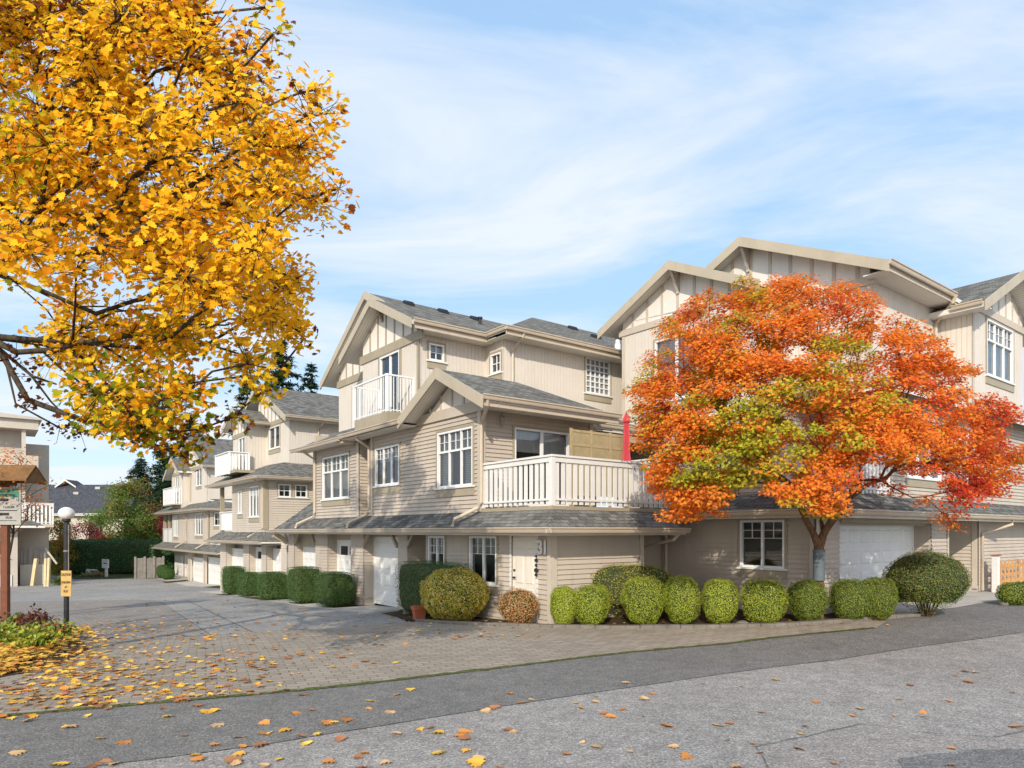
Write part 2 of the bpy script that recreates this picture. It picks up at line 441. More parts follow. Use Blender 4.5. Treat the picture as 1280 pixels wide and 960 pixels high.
def window(B, pl, a0, a1, z0, z1, kind='tri', back='blind', label=None, name='window', casing=.10, apron=True, flip=False):
    tw = casing*.7
    c = MB()
    for x0, x1, y0, y1 in ((a0-tw, a0, z0, z1), (a1, a1+tw, z0, z1), (a0-tw, a1+tw, z1, z1+tw)):
        pbox(c, pl, x0, x1, y0, y1, 0.0, .046)
    if apron: pbox(c, pl, a0-tw, a1+tw, z0-.27, z0-.05, 0, .046)
    root = B.add(c, name, M['trim'], None, label)
    f = MB(); w = .055
    def fr(x0, x1, y0, y1, d0=-.05, d1=.042): pbox(f, pl, x0, x1, y0, y1, d0, d1)
    fr(a0, a0+w, z0, z1); fr(a1-w, a1, z0, z1); fr(a0+w, a1-w, z0, z0+w); fr(a0+w, a1-w, z1-w, z1)
    m = .014
    def muntin(x0, x1, y0, y1): pbox(f, pl, x0, x1, y0, y1, -.032, -.006)
    L = a1-a0
    if kind == 'tri':
        zt = z0+(z1-z0)*.64
        fr(a0+w, a1-w, zt-.03, zt+.03, -.05, .02)
        for k in (1, 2):
            x = a0+L*k/3; fr(x-.025, x+.025, z0+w, zt-.03, -.05, .02); fr(x-.025, x+.025, zt+.03, z1-w, -.05, .02)
        for k in range(3):
            x0 = a0+L*k/3+.03+(w-.03)*(k == 0); x1 = a0+L*(k+1)/3-.03-(w-.03)*(k == 2)
            xm = (x0+x1)/2; ym = (zt+.03+z1-w)/2
            muntin(xm-m/2, xm+m/2, zt+.03, z1-w)
            muntin(x0, xm-m/2, ym-m/2, ym+m/2); muntin(xm+m/2, x1, ym-m/2, ym+m/2)
    elif kind == 'tritall':                     # three tall lights, small panes above
        zt = z0+(z1-z0)*.7
        for k in (1, 2):
            x = a0+L*k/3; fr(x-.03, x+.03, z0+w, z1-w, -.05, .02)
        for k in range(3):
            x0 = a0+L*k/3+.03+(w-.03)*(k == 0); x1 = a0+L*(k+1)/3-.03-(w-.03)*(k == 2)
            xm = (x0+x1)/2; muntin(x0, x1, zt-m/2, zt+m/2); muntin(xm-m/2, xm+m/2, zt+m/2, z1-w)
            ym = (zt+z1-w)/2; muntin(x0, xm-m/2, ym-m/2, ym+m/2); muntin(xm+m/2, x1, ym-m/2, ym+m/2)
    elif kind == 'pair':
        x = (a0+a1)/2; fr(x-.03, x+.03, z0+w, z1-w, -.05, .02)
        zt = z0+(z1-z0)*.62
        for x0, x1 in ((a0+w, x-.03), (x+.03, a1-w)):
            xm = (x0+x1)/2; muntin(x0, x1, zt-m/2, zt+m/2); muntin(xm-m/2, xm+m/2, zt+m/2, z1-w)
            ym = (zt+z1-w)/2; muntin(x0, xm-m/2, ym-m/2, ym+m/2); muntin(xm+m/2, x1, ym-m/2, ym+m/2)
    elif kind == 'small':
        x = (a0+a1)/2; y = (z0+z1)/2
        muntin(x-m, x+m, z0+w, z1-w); muntin(a0+w, x-m, y-m, y+m); muntin(x+m, a1-w, y-m, y+m)
    elif kind == 'slider':
        x = (a0+a1)/2; fr(x-.05, x+.05, z0+w, z1-w, -.05, .01)
    elif kind == 'block':
        nx, nz = 5, 6
        for k in range(1, nx): x = a0+w+(L-2*w)*k/nx; pbox(f, pl, x-.022, x+.022, z0+w, z1-w, -.03, .012)
        for k in range(1, nz):
            y = z0+w+(z1-z0-2*w)*k/nz; pbox(f, pl, a0+w, a1-w, y-.022, y+.022, -.03, .008)
    B.add(f, 'frame', M['vinyl'], root)
    s = MB(); pbox(s, pl, a0-tw-.03, a1+tw+.03, z0-.05, z0-.002, -.02, .085)
    B.add(s, 'sill', M['white'], root)
    g = MB(); gp = [PT(pl, a0+w/2, z0+w/2, -.036), PT(pl, a1-w/2, z0+w/2, -.036), PT(pl, a1-w/2, z1-w/2, -.036), PT(pl, a0+w/2, z1-w/2, -.036)]
    g.face(gp[::-1] if (pl[0] == 'p') == (pl[2] < 0) else gp)
    B.add(g, 'pane', M['glassblock'] if kind == 'block' else M['glass'], root)
    if kind != 'block':
        h = MB()
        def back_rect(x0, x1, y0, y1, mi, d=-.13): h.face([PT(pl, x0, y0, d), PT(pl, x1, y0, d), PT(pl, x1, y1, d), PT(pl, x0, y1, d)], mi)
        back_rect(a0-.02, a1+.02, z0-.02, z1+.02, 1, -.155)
        if back == 'blind': back_rect(a0+.02, a1-.02, z0+.03, z1-.02, 0)
        elif back == 'half':
            zb = z0+(z1-z0)*.62; back_rect(a0+.02, a1-.02, zb, z1-.02, 0)
        elif back == 'mix':
            n = 3
            for k in range(n):
                x0 = a0+L*k/n+.01; x1 = a0+L*(k+1)/n-.01
                back_rect(x0, x1, z0+.02+(z1-z0)*(.62 if (k == 1) != flip else .0), z1-.02, 0)
        elif back == 'curtain': back_rect(a0+.02, a1-.02, z0+.03, z1-.02, 2)
        elif back == 'valance': back_rect(a0+.02, a1-.02, z0+(z1-z0)*.70, z1-.02, 2)
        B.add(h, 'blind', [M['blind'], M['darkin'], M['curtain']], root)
    return root

def roof(B, polys, th=.13, mat='shingle', label=None, name='roof', parent=None):
    mb = MB()
    for pts in polys:
        P = [Vector(p) for p in pts]
        n = Vector((0, 0, 0))
        for k in range(len(P)):                 # Newell
            a, b = P[k], P[(k+1) % len(P)]
            n += Vector(((a.y-b.y)*(a.z+b.z), (a.z-b.z)*(a.x+b.x), (a.x-b.x)*(a.y+b.y)))
        n.normalize()
        if n.z < 0: P.reverse(); n = -n
        u = Vector((0, 0, 1)).cross(n)
        u = u.normalized() if u.length > 1e-4 else Vector((1, 0, 0))
        v = n.cross(u)
        mb.face(P, 0, [(p.dot(u), p.dot(v)) for p in P])
        D = [p-Vector((0, 0, th)) for p in P]
        mb.face(D[::-1], 1)
        for k in range(len(P)):
            k2 = (k+1) % len(P); mb.face([D[k], D[k2], P[k2], P[k]], 1)
    return B.add(mb, name, [M[mat], M['soffit']], parent, label)

def barge(mb, ax, c, out, a0, z0, a1, z1, h=.30, t=.05, up=.035):
    """raking board in the plane ax=c from the ridge (a0,z0) to the foot (a1,z1)"""
    pl = (ax, c, out)
    mb.prism([PT(pl, a0, z0+up, 0), PT(pl, a1, z1+up, 0), PT(pl, a1, z1+up-h, 0), PT(pl, a0, z0+up-h, 0)],
             (out*t, 0, 0) if ax == 'p' else (0, out*t, 0))
def gutter(mb, pl, a0, a1, z, back=0.0):
    prof = [(back, 0), (back, -.13), (.07, -.13), (.085, -.10), (.10, -.045), (.125, -.03), (.125, 0), (.112, 0), (.105, -.02), (.06, -.05), (.02, -.05), (.02, 0)]
    pts = [PT(pl, a0, z+dz, d) for d, dz in prof]
    vec = (0, a1-a0, 0) if pl[0] == 'p' else (a1-a0, 0, 0)
    mb.prism(pts, vec)
def battens(mb, pl, a0, a1, zb, top, sp=.62, w=.085, d=.035, ph=.5):
    """vertical battens from the band up to the raking soffit: top(a) -> z"""
    n = int((a1-a0)/sp)
    for k in range(n+1):
        a = a0+sp*(k+ph)
        if a > a1-.05: break
        zt = min(top(a-w/2), top(a+w/2))
        if zt-zb > .08: pbox(mb, pl, a-w/2, a+w/2, zb, zt, .012, d)
def panel(B, pl, pts, d=.012, parent=None):
    mb = MB(); P = [PT(pl, a, z, d) for a, z in pts]; mb.face(P)
    Q = [PT(pl, a, z, -.12) for a, z in pts]; mb.face(Q[::-1])
    return B.add(mb, 'gable_panel', M['panel'], parent)
def railing(B, path, z0, h, slat=.118, gap=.078, t=.03, name='balcony_railing', post=True, cap=True, rails=((.09, .14),), mat='white', solid=None, pw=.055, cw=.075):
    """picket railing along a list of (p, q) points"""
    mb = MB(); cp = MB()
    for (p0, q0), (p1, q1) in zip(path, path[1:]):
        L = math.hypot(p1-p0, q1-q0); dx, dy = (p1-p0)/L, (q1-q0)/L; nx, ny = dy, -dx
        def seg(mbx, s0, s1, za, zb, o0, o1):
            pts = [(p0+dx*s+nx*o, q0+dy*s+ny*o, za) for s, o in ((s0, o0), (s1, o0), (s1, o1), (s0, o1))]
            mbx.prism(pts, (0, 0, zb-za))
        n = int((L-.1)/(slat+gap)); st = (L-.1)/max(n, 1)
        if solid: seg(mb, .05, L-.05, z0, z0+h-.06, -t/2, t/2)
        else:
            for k in range(n):
                s = .05+k*st+(st-slat)/2
                seg(mb, s, s+slat, z0, z0+h-.05, -t/2, t/2)
            for za, zb in rails: seg(mb, .02, L-.02, z0+za, z0+zb, t/2, t/2+.03)
            if t > .025: seg(mb, .02, L-.02, z0+h-.17, z0+h-.06, t/2, t/2+.03)
        if post:
            seg(mb, -pw, pw, z0-.03, z0+h-.05, -pw, pw)
        seg(cp, -.06, L+.06, z0+h-.05, z0+h, -cw, cw)
    if post:
        p1, q1 = path[-1]; mb.box((p1-.055, q1-.055, z0-.03), (p1+.055, q1+.055, z0+h-.05))
    o = B.add(mb, name, M[mat])
    B.add(cp, 'handrail', M[mat], o)
    return o
def downspout(B, path, r=.05):
    mb = MB(); mb.tube(path, r, 8); return B.add(mb, 'downspout', M['gutter'])
def corner_board(mb, p, q, z0, z1, op, oq, w=.10, d=.03):
    """L-shaped corner trim: out directions op, oq (+-1)"""
    mb.box((p, q+oq*d, z0), (p-op*w, q, z1)) if False else None
    mb.box((p+op*d, q+oq*d, z0), (p-op*w, q+oq*.002, z1)); mb.box((p+op*d, q+oq*.0, z0), (p+op*.002, q-oq*w, z1))
def bracket(mb, pl, a, z, reach, drop, w=.09):
    """knee brace under the ridge overhang"""
    mb.beam(PT(pl, a, z-drop, .03), PT(pl, a, z-.05, reach), w, w); pbox(mb, pl, a-w/2, a+w/2, z-.14, z-.04, .0, reach+.06)
    pbox(mb, pl, a-w/2, a+w/2, z-drop-.06, z-.04, .012, .09)
def garage(B, pl, a0, a1, z0, z1, label=None, lights=False, arch=False, cols=None):
    mb = MB(); rows = 4; h = (z1-z0)/rows; nc = cols or max(2, round((a1-a0)/.62))
    pbox(mb, pl, a0, a1, z0, z1, -.07, -.03)
    cw = (a1-a0)/nc
    for r in range(rows):
        if r: pbox(mb, pl, a0, a1, z0+r*h-.006, z0+r*h+.006, -.031, -.026)
        if lights and r == rows-1: continue
        for k in range(nc):
            x0, x1 = a0+k*cw+.07, a0+(k+1)*cw-.07; y0, y1 = z0+r*h+.1, z0+(r+1)*h-.1
            o = [PT(pl, x0, y0, -.03), PT(pl, x1, y0, -.03), PT(pl, x1, y1, -.03), PT(pl, x0, y1, -.03)]
            i = [PT(pl, x0+.035, y0+.035, -.012), PT(pl, x1-.035, y0+.035, -.012), PT(pl, x1-.035, y1-.035, -.012), PT(pl, x0+.035, y1-.035, -.012)]
            for j in range(4): mb.face([o[j], o[(j+1) % 4], i[(j+1) % 4], i[j]])
            mb.face(i)
    root = B.add(mb, 'garage_door', M['white'], None, label)
    c = MB()
    for x0, x1, y0, y1 in ((a0-.08, a0, z0, z1), (a1, a1+.08, z0, z1), (a0-.08, a1+.08, z1, z1+.08)): pbox(c, pl, x0, x1, y0, y1, -.07, .0)
    if arch:
        for a, s in ((a0, 1), (a1, -1)):
            c.prism([PT(pl, a, z1, -.028), PT(pl, a+s*.22, z1, -.028), PT(pl, a, z1-.22, -.028)], (0.03*pl[2], 0, 0) if pl[0] == 'p' else (0, .03*pl[2], 0))
    B.add(c, 'frame', M['white'], root)
    if lights:
        g = MB()
        for k in (0, 1):
            x0 = a0+(a1-a0)*(.12+.42*k); x1 = x0+(a1-a0)*.32
            pbox(g, pl, x0, x1, z1-h+.08, z1-.16, -.03, -.022)
        B.add(g, 'window', M['darkin'], root)
    return root
def door(B, pl, a0, a1, z0, z1, label=None, mat='cream', handle_side=1, window_top=False):
    mb = MB(); pbox(mb, pl, a0, a1, z0, z1, -.06, -.02)
    W_ = a1-a0
    for cx0, cx1 in ((.14, .46), (.54, .86)):
        for r0, r1 in ((.06, .36), (.42, .78), (.84, .95)):
            x0, x1 = a0+W_*cx0, a0+W_*cx1; y0, y1 = z0+(z1-z0)*r0, z0+(z1-z0)*r1
            o = [PT(pl, x0, y0, -.0195), PT(pl, x1, y0, -.0195), PT(pl, x1, y1, -.0195), PT(pl, x0, y1, -.0195)]
            i = [PT(pl, x0+.03, y0+.03, -.008), PT(pl, x1-.03, y0+.03, -.008), PT(pl, x1-.03, y1-.03, -.008), PT(pl, x0+.03, y1-.03, -.008)]
            for j in range(4): mb.face([o[j], o[(j+1) % 4], i[(j+1) % 4], i[j]])
            mb.face(i)
    root = B.add(mb, 'door', M[mat], None, label)
    c = MB()
    for x0, x1, y0, y1 in ((a0-.07, a0, z0, z1), (a1, a1+.07, z0, z1), (a0-.07, a1+.07, z1, z1+.07)): pbox(c, pl, x0, x1, y0, y1, -.05, .03)
    B.add(c, 'frame', M['white'], root)
    h = MB(); x = a1-.09 if handle_side > 0 else a0+.09
    h.tube([PT(pl, x, z0+1.0, -.02), PT(pl, x, z0+1.0, .05)], .022, 8); h.tube([PT(pl, x, z0+1.18, -.02), PT(pl, x, z0+1.18, .015)], .028, 10)
    h.beam(PT(pl, x, z0+1.0, .045), PT(pl, x-.1*handle_side, z0+1.0, .045), .018, .022)
    B.add(h, 'handle', M['black'], root)
    return root
def vent_box(B, p, q, z, slope_q):
    mb = MB(); w = .34
    # low domed roof vent following the slope
    def zz(dq): return z+slope_q*dq
    base = [(p-w/2, q-w/2, zz(-w/2)), (p+w/2, q-w/2, zz(-w/2)), (p+w/2, q+w/2, zz(w/2)), (p-w/2, q+w/2, zz(w/2))]
    top = [(p-w*.36, q-w*.36, zz(-w*.36)+.15), (p+w*.36, q-w*.36, zz(-w*.36)+.15), (p+w*.36, q+w*.36, zz(w*.36)+.13), (p-w*.36, q+w*.36, zz(w*.36)+.13)]
    mid = [tuple(b[i]+(0, 0, .07)[i] for i in range(3)) for b in base]
    for lo, hi in ((base, mid), (mid, top)):
        for k in range(4): mb.face([lo[k], lo[(k+1) % 4], hi[(k+1) % 4], hi[k]])
    mb.face(top)
    return B.add(mb, 'roof_vent', M['black'])
# ================================================================ unit 31, the townhouse in the middle
A = Bld('townhouse', 'taupe and cream townhouse numbered 31, white deck railing over its front door', 'townhouse', 0, 0, 0)
LN = lambda p: ('p', p, -1)                  # planes facing the lane
SD = lambda q: ('q', q, -1)                  # planes facing the road
# ground storey, lane side
g_win = (2.16, 3.42, .83, 2.09); g_door = (.56, 1.54, .06, 2.10); g_win0 = (4.7, 5.62, .75, 2.08)
wall(A, LN(0), 0, 5.79, -.6, 2.62, [g_win, g_door, g_win0])
window(A, LN(0), *g_win, kind='pair', back='half', label='ground floor window beside the front door')
window(A, LN(0), *g_win0, kind='pair', back='half', label='window half hidden by the square hedge')
door(A, LN(0), *g_door, label='cream panelled front door')
wall(A, SD(0), 0, 3.13, -.6, 2.62)
wall(A, ('q', 5.79, 1), 0, .8, -.6, 2.5, mat=M['lap'])
wall(A, LN(.8), 5.79, 6.95, -.9, 2.5)
piers = [(6.92, 7.55), (10.07, 11.15), (13.25, 14.5), (16.86, 17.6)]
for i, (a, b) in enumerate(piers):
    wall(A, LN(0), a, b, -1.3, 2.3)
    for qq, s in ((a, -1), (b, 1)): wall(A, ('q', qq, s), 0, .4 if i else .8, -1.3, 2.3, core=False)
garage(A, LN(.35), 7.63, 9.99, -.32, 1.96, 'white garage door nearest the corner, with clipped top corners', arch=True)
garage(A, LN(.35), 11.25, 13.17, -.50, 1.82, 'white garage door with two small dark windows', lights=True)
garage(A, LN(.35), 14.6, 16.78, -.75, 1.5, 'far white garage door behind the square hedge', arch=True)
mb = MB()
for a, b, z in ((7.55, 10.07, 2.04), (11.15, 13.25, 1.9), (14.5, 16.86, 1.58)): pbox(mb, LN(.32), a, b, z, 2.3, 0, .08)
A.add(mb, 'lintel', M['trim'])
mb = MB()
for a, s in ((7.58, 1), (10.04, -1), (14.53, 1), (16.83, -1), (6.9, -1), (17.63, 1)):
    mb.beam((-.03, a, 1.72), (-.03, a+s*.36, 2.12), .09, .09)
A.add(mb, 'bracket', M['trim'])
mb = MB()                                    # plinth caps of the piers
for a, b in piers: mb.box((-.05, a-.04, -.02-.04*a+.25), (.3, b+.04, .06-.04*a+.25))
A.add(mb, 'plinth', M['trim'])
wall(A, ('q', 17.6, 1), 0, 9, -1.3, 2.3)
wall(A, ('p', 3.13, 1), 0, .9, -.3, 2.5)
wall(A, SD(.95), 3.13, 5.0, -.3, 2.6, label='dim recessed wall beside the entrance side')
# second storey
w1 = (3.26, 5.1, 3.48, 5.09); w2 = (7.45, 9.15, 3.75, 5.03); w3 = (11.28, 13.75, 3.46, 5.1)
wall(A, LN(0), 2.92, 9.46, 2.62, 5.55, [w1, w2])
wall(A, ('q', 9.46, 1), 0, .35, 2.62, 5.5, core=False)
wall(A, LN(.35), 9.46, 10.45, 2.62, 5.5)
wall(A, LN(0), 10.45, 14.66, 2.62, 5.5, [w3])
wall(A, SD(10.45), 0, .35, 2.62, 5.5, core=False)
window(A, LN(0), *w1, kind='tri', back='mix', label='big corner window with white muntins under the small gable')
window(A, LN(0), *w2, kind='tritall', back='half', label='middle window with three tall lights')
window(A, LN(0), *w3, kind='tri', back='curtain', label='far second floor window with pale curtains')
d2 = (1.12, 3.16, 2.95, 5.12)
wall(A, SD(2.92), 0, 4.13, 2.62, 5.75, [d2])
window(A, SD(2.92), *d2, kind='slider', back='valance', label='white sliding glass door onto the deck', apron=False, name='sliding_door')
mb = MB(); mb.box((1.2, 3.2, 2.95), (2.06, 3.22, 4.75)); A.add(mb, 'curtain', M['darkred'])
wall(A, ('p', 4.13, 1), 2.92, 6.4, 2.62, 5.75)
wall(A, ('q', 14.66, 1), 0, 9, 2.3, 6.1)
# third storey
wd3 = (8.56, 9.99, 6.2, 8.38)
wall(A, LN(.6), 7.37, 11.42, 5.5, 8.46, [wd3], 'board')
window(A, LN(.6), *wd3, kind='slider', back='dark', label='tall balcony door under the front gable', name='balcony_door', casing=.08, apron=False)
wo = (12.5, 13.6, 6.2, 8.0)
wall(A, LN(1.2), 11.42, 14.98, 5.8, 8.3, [wo], 'board')
window(A, LN(1.2), *wo, kind='slider', back='curtain', name='balcony_door', casing=.08, apron=False)
wall(A, ('q', 11.42, 1), .6, 1.2, 5.5, 8.6, (), 'board', core=False)
ws = (1.01, 1.59, 7.86, 8.42); wb = (6.42, 7.02, 7.62, 8.3); wg = (7.05, 8.34, 7.36, 8.68)
wall(A, SD(7.37), .6, 3.3, 5.4, 8.75, [ws], 'board')
window(A, SD(7.37), *ws, kind='small', back='half', label='small square window high on the cream side wall')
wall(A, LN(3.3), 6.3, 7.37, 5.4, 8.8, [wb], 'board')
window(A, LN(3.3), *wb, kind='small', back='half', label='small window on the narrow return wall')
wall(A, SD(6.3), 3.3, 10.6, 5.3, 8.8, [wg], 'board')
window(A, SD(6.3), *wg, kind='block', label='glass block window', casing=.09)
wall(A, ('q', 14.98, 1), 1.2, 10.6, 5.5, 8.6, (), 'board')
# gable infill
def mtop(q): return 11.15-.485*abs(q-11.45) if q < 11.45 else 11.15-.63*(q-11.45)
def itop(q): return 10.33-.5*(9.79-q) if q < 9.79 else 10.33-.6*(q-9.79)
panel(A, LN(.6), [(7.37, 8.46), (11.42, 8.46), (11.42, itop(11.42)-.14), (9.79, itop(9.79)-.14), (7.37, itop(7.37)-.14)])
panel(A, LN(1.2), [(11.3, 8.3), (14.98, 8.3), (14.98, mtop(14.98)-.14), (11.45, mtop(11.45)-.14), (11.3, mtop(11.3)-.14)])
mb = MB()
pbox(mb, LN(.6), 7.0, 11.6, 8.42, 8.72, .0, .06); pbox(mb, LN(1.2), 11.42, 15.1, 8.2, 8.48, 0, .06)
battens(mb, LN(.6), 7.37, 11.42, 8.72, lambda q: itop(q)-.15); battens(mb, LN(1.2), 11.42, 14.98, 8.48, lambda q: mtop(q)-.15)
bracket(mb, LN(.6), 9.79, 10.3, .42, .62)
pbox(mb, LN(.6), 7.30, 7.39, 6.0, 8.42, 0, .03); pbox(mb, SD(7.37), .58, .68, 6.0, 8.7, 0, .03)
pbox(mb, LN(.6), 8.40, 8.48, 6.1, 8.42, 0, .03); pbox(mb, LN(.6), 10.07, 10.15, 6.1, 8.42, 0, .03)
A.add(mb, 'gable_trim', M['trim'])
# upper roofs
roof(A, [[(.1, 6.75, 8.85), (12, 6.75, 8.85), (12, 11.45, 11.15), (.7, 11.45, 11.15), (.7, 9.79, 10.338), (.1, 9.79, 10.338)],
         [(.1, 9.79, 10.338), (.1, 12.4, 8.77), (1.22, 12.4, 8.77), (1.22, 9.79, 10.338)],
         [(.7, 11.45, 11.15), (12, 11.45, 11.15), (12, 15.7, 8.48), (.7, 15.7, 8.48)]], label='upper gabled roof of grey shingles')
roof(A, [[(2.9, 5.65, 8.88), (14, 5.65, 8.88), (14, 11.65, 11.82), (8.9, 11.65, 11.82)],
         [(2.9, 5.65, 8.88), (8.9, 11.65, 11.82), (2.9, 17.65, 8.88)],
         [(14, 11.65, 11.82), (14, 17.65, 8.88), (2.9, 17.65, 8.88), (8.9, 11.65, 11.82)]], label='hipped roof rising behind the gables')
mb = MB()
barge(mb, 'p', .1, -1, 9.79, 10.338, 6.85, 8.9); barge(mb, 'p', .1, -1, 9.79, 10.338, 12.4, 8.77)
barge(mb, 'p', .7, -1, 11.45, 11.15, 15.72, 8.47); barge(mb, 'p', .7, -1, 11.45, 11.15, 9.95, 10.42)
A.add(mb, 'barge_board', M['barge'])
mb = MB()
gutter(mb, SD(6.72), .06, 2.9, 8.90, .02); gutter(mb, SD(5.62), 2.86, 10.5, 8.93, .02); gutter(mb, LN(2.9), 5.6, 6.75, 8.92, .02)
mb.box((.15, 6.74, 8.62), (2.92, 6.76, 8.86)); mb.box((2.9, 5.64, 8.66), (10.5, 5.66, 8.88))
A.add(mb, 'gutter', M['gutter'])
mb = MB()                                    # flat soffits
mb.box((.6, 6.77, 8.66), (3.3, 7.37, 8.69)); mb.box((3.0, 5.68, 8.68), (10.5, 6.3, 8.71)); mb.box((2.95, 6.3, 8.68), (3.3, 7.3, 8.71))
A.add(mb, 'soffit', M['soffit'])
downspout(A, [(3.62, 5.6, 8.85), (3.62, 5.66, 8.68), (3.62, 6.22, 8.3), (3.62, 6.22, 6.4)])
for u, v in ((511, 377), (554, 384), (594, 393)):
    # vents sit near the ridge on the road slope
    q = 10.6; p, z = on_q(u, v+4, q); vent_box(A, p, q, 8.85+(q-6.75)*.489, .489)
mb = MB()
for u, v, q in ((600, 402, 9.6),):
    p, z = on_q(u, v, q); zr = 8.85+(q-6.75)*.489; mb.tube([(p, q, zr-.05), (p, q, zr+.22)], .06, 10); mb.tube([(p, q, zr+.2), (p, q, zr+.26)], .1, 10)
A.add(mb, 'vent_pipe', M['black'])
q = 10.6; p, z = on_q(716, 410, q); vent_box(A, p, q, 8.88+(q-5.65)*.49, .49)
q = 9.2; p, z = on_q(745, 414, q); vent_box(A, p, q, 8.88+(q-5.65)*.49, .49)
mb = MB(); q = 6.9; p, z = on_q(772, 434, q); zr = 8.88+(q-5.65)*.49
mb.lathe([(.12, zr-.05), (.12, zr+.16), (.09, zr+.2), (.09, zr+.36), (.15, zr+.38), (.15, zr+.46), (0, zr+.5)], 16, (p, q, 0))
A.add(mb, 'vent_pipe', M['vinyl'], label='white flue cap')
# second storey roofs
e2 = 5.66
roof(A, [[(-.6, 2.05, e2), (4.4, 2.05, e2), (2.2, 4.2, 6.74), (-.6, 4.2, 6.74)],
         [(4.4, 2.05, e2), (4.4, 6.35, e2), (2.2, 4.2, 6.74)],
         [(-.6, 4.2, 6.74), (2.2, 4.2, 6.74), (4.4, 6.35, e2), (1.2, 6.35, e2), (-.6, 6.35, e2)]], label='small front gable roof')
roof(A, [[(-.6, 6.2, 5.58), (.62, 6.2, 6.16), (.62, 10.5, 6.16), (-.6, 10.5, 5.58)], [(-.6, 10.9, 5.52), (-.6, 10.5, 5.55), (1.22, 10.5, 6.4), (1.22, 15.5, 6.4), (-.6, 15.5, 5.52)],
         [(.0, 6.0, 5.8), (4.4, 6.0, 5.8), (4.4, 7.4, 6.1), (.0, 7.4, 6.1)]], th=.1, label='lean-to roof below the balcony')
roof(A, [[(4.5, 3.1, 5.55), (8.0, 3.1, 5.55), (8.0, 6.3, 6.6), (4.5, 6.3, 6.6)]], label='lean-to roof over the covered deck')
mb = MB(); barge(mb, 'p', -.6, -1, 4.2, 6.74, 1.96, 5.62, .32); barge(mb, 'p', -.6, -1, 4.2, 6.74, 6.42, 5.6, .32)
A.add(mb, 'barge_board', M['barge'])
panel(A, LN(0), [(2.6, 5.55), (5.9, 5.55), (4.2, 6.55)])
mb = MB(); pbox(mb, LN(0), 2.05, 6.3, 5.45, 5.74, .022, .07)
battens(mb, LN(0), 2.4, 6.0, 5.74, lambda q: 6.74-.5*abs(q-4.2)-.18, .6, ph=.2)
pbox(mb, LN(0), 2.86, 3.02, 2.75, 5.45, 0.036, .05); pbox(mb, SD(2.92), -.03, .12, 2.75, 5.5, 0.036, .05)
pbox(mb, LN(0), 14.5, 14.68, 2.75, 5.45, 0.036, .05); pbox(mb, LN(0), 10.43, 10.6, 2.75, 5.45, 0.036, .05); pbox(mb, LN(0), 9.32, 9.48, 2.75, 5.45, 0.036, .05)
pbox(mb, LN(0), -.034, .12, -.4, 2.3, 0.036, .05); pbox(mb, SD(0), -.034, .12, -.4, 2.3, 0.036, .05); pbox(mb, SD(0), 3.0, 3.14, -.4, 2.3, 0.036, .05)
pbox(mb, SD(2.92), 4.0, 4.14, 2.75, 5.7, 0.036, .05)
A.add(mb, 'corner_trim', M['corner'])
mb = MB(); gutter(mb, SD(2.03), -.62, 4.42, 5.70, .02); gutter(mb, LN(-.62), 6.3, 10.7, 5.60, .02); gutter(mb, LN(-.62), 10.7, 15.5, 5.54, .02)
gutter(mb, SD(3.08), 4.5, 8, 5.6, .02)
mb.box((-.58, 10.6, 5.34), (-.1, 11.1, 5.5)); mb.box((-.6, 2.06, 5.42), (4.4, 2.08, 5.68))
A.add(mb, 'gutter', M['gutter'])
mb = MB(); mb.box((-.58, 6.3, 5.44), (0, 15.4, 5.47)); mb.box((0, 2.1, 5.5), (4.38, 2.92, 5.53)); mb.box((4.2, 3.1, 5.36), (8, 6.3, 5.39))
A.add(mb, 'soffit', M['soffit'])
mb = MB(); mb.beam((4.5, 3.2, 5.2), (8, 3.2, 5.2), .14, .2); mb.box((4.2, 2.96, 2.7), (4.36, 3.12, 5.4)); A.add(mb, 'deck_beam', M['trim'])
# balcony box on the third storey
mb = MB(); mb.box((-.42, 7.5, 5.7), (.6, 9.95, 6.05)); A.add(mb, 'balcony_base', M['trim'])
railing(A, [(.58, 7.6), (-.38, 7.6), (-.38, 10.05), (.58, 10.05)], 6.06, 1.2, slat=.022, gap=.10, t=.02, rails=((.05, .08),), mat='vinyl', pw=.04, cw=.03)
# deck over the entrance
mb = MB(); mb.box((.02, .02, 2.55), (5.0, 2.9, 2.74)); mb.box((-.02, -.02, 2.72), (5.0, .14, 2.82)); mb.box((-.02, .14, 2.72), (.14, 2.9, 2.82))
A.add(mb, 'deck', M['trim'])
railing(A, [(.04, 2.86), (.04, .04), (4.85, .04)], 2.86, 1.17)
# skirt roof
ez, tz = 2.28, 2.76
roof(A, [[(-.72, -.72, ez), (0.02, .02, tz), (.02, 10.0, tz), (-.72, 10.0, ez)], [(-.72, 10, ez), (.02, 10, tz), (.3, 10, 2.9), (.3, 17.7, 2.9), (-.72, 17.7, ez-.005)],
         [(-.72, -.72, ez), (4.06, -.72, ez), (3.5, .02, tz), (.02, .02, tz)], [(4.06, -.72, ez), (4.4, .9, ez+.1), (3.5, .9, tz), (3.5, .02, tz)],
         [(-.2, 14.9, 2.6), (-.2, 17.7, 2.6), (1.6, 17.7, 3.9), (1.6, 14.9, 3.9)]],
     th=.07, mat='shingle_blue', label='skirt roof along the ground floor')
mb = MB(); gutter(mb, LN(-.70), -.84, 17.75, 2.31, .02); gutter(mb, SD(-.70), -.82, 4.12, 2.308, .02)
mb.box((-.69, -.69, 2.12), (-.66, 17.7, 2.26)); mb.box((-.66, -.69, 2.12), (4.06, -.66, 2.26))
A.add(mb, 'gutter', M['gutter'])
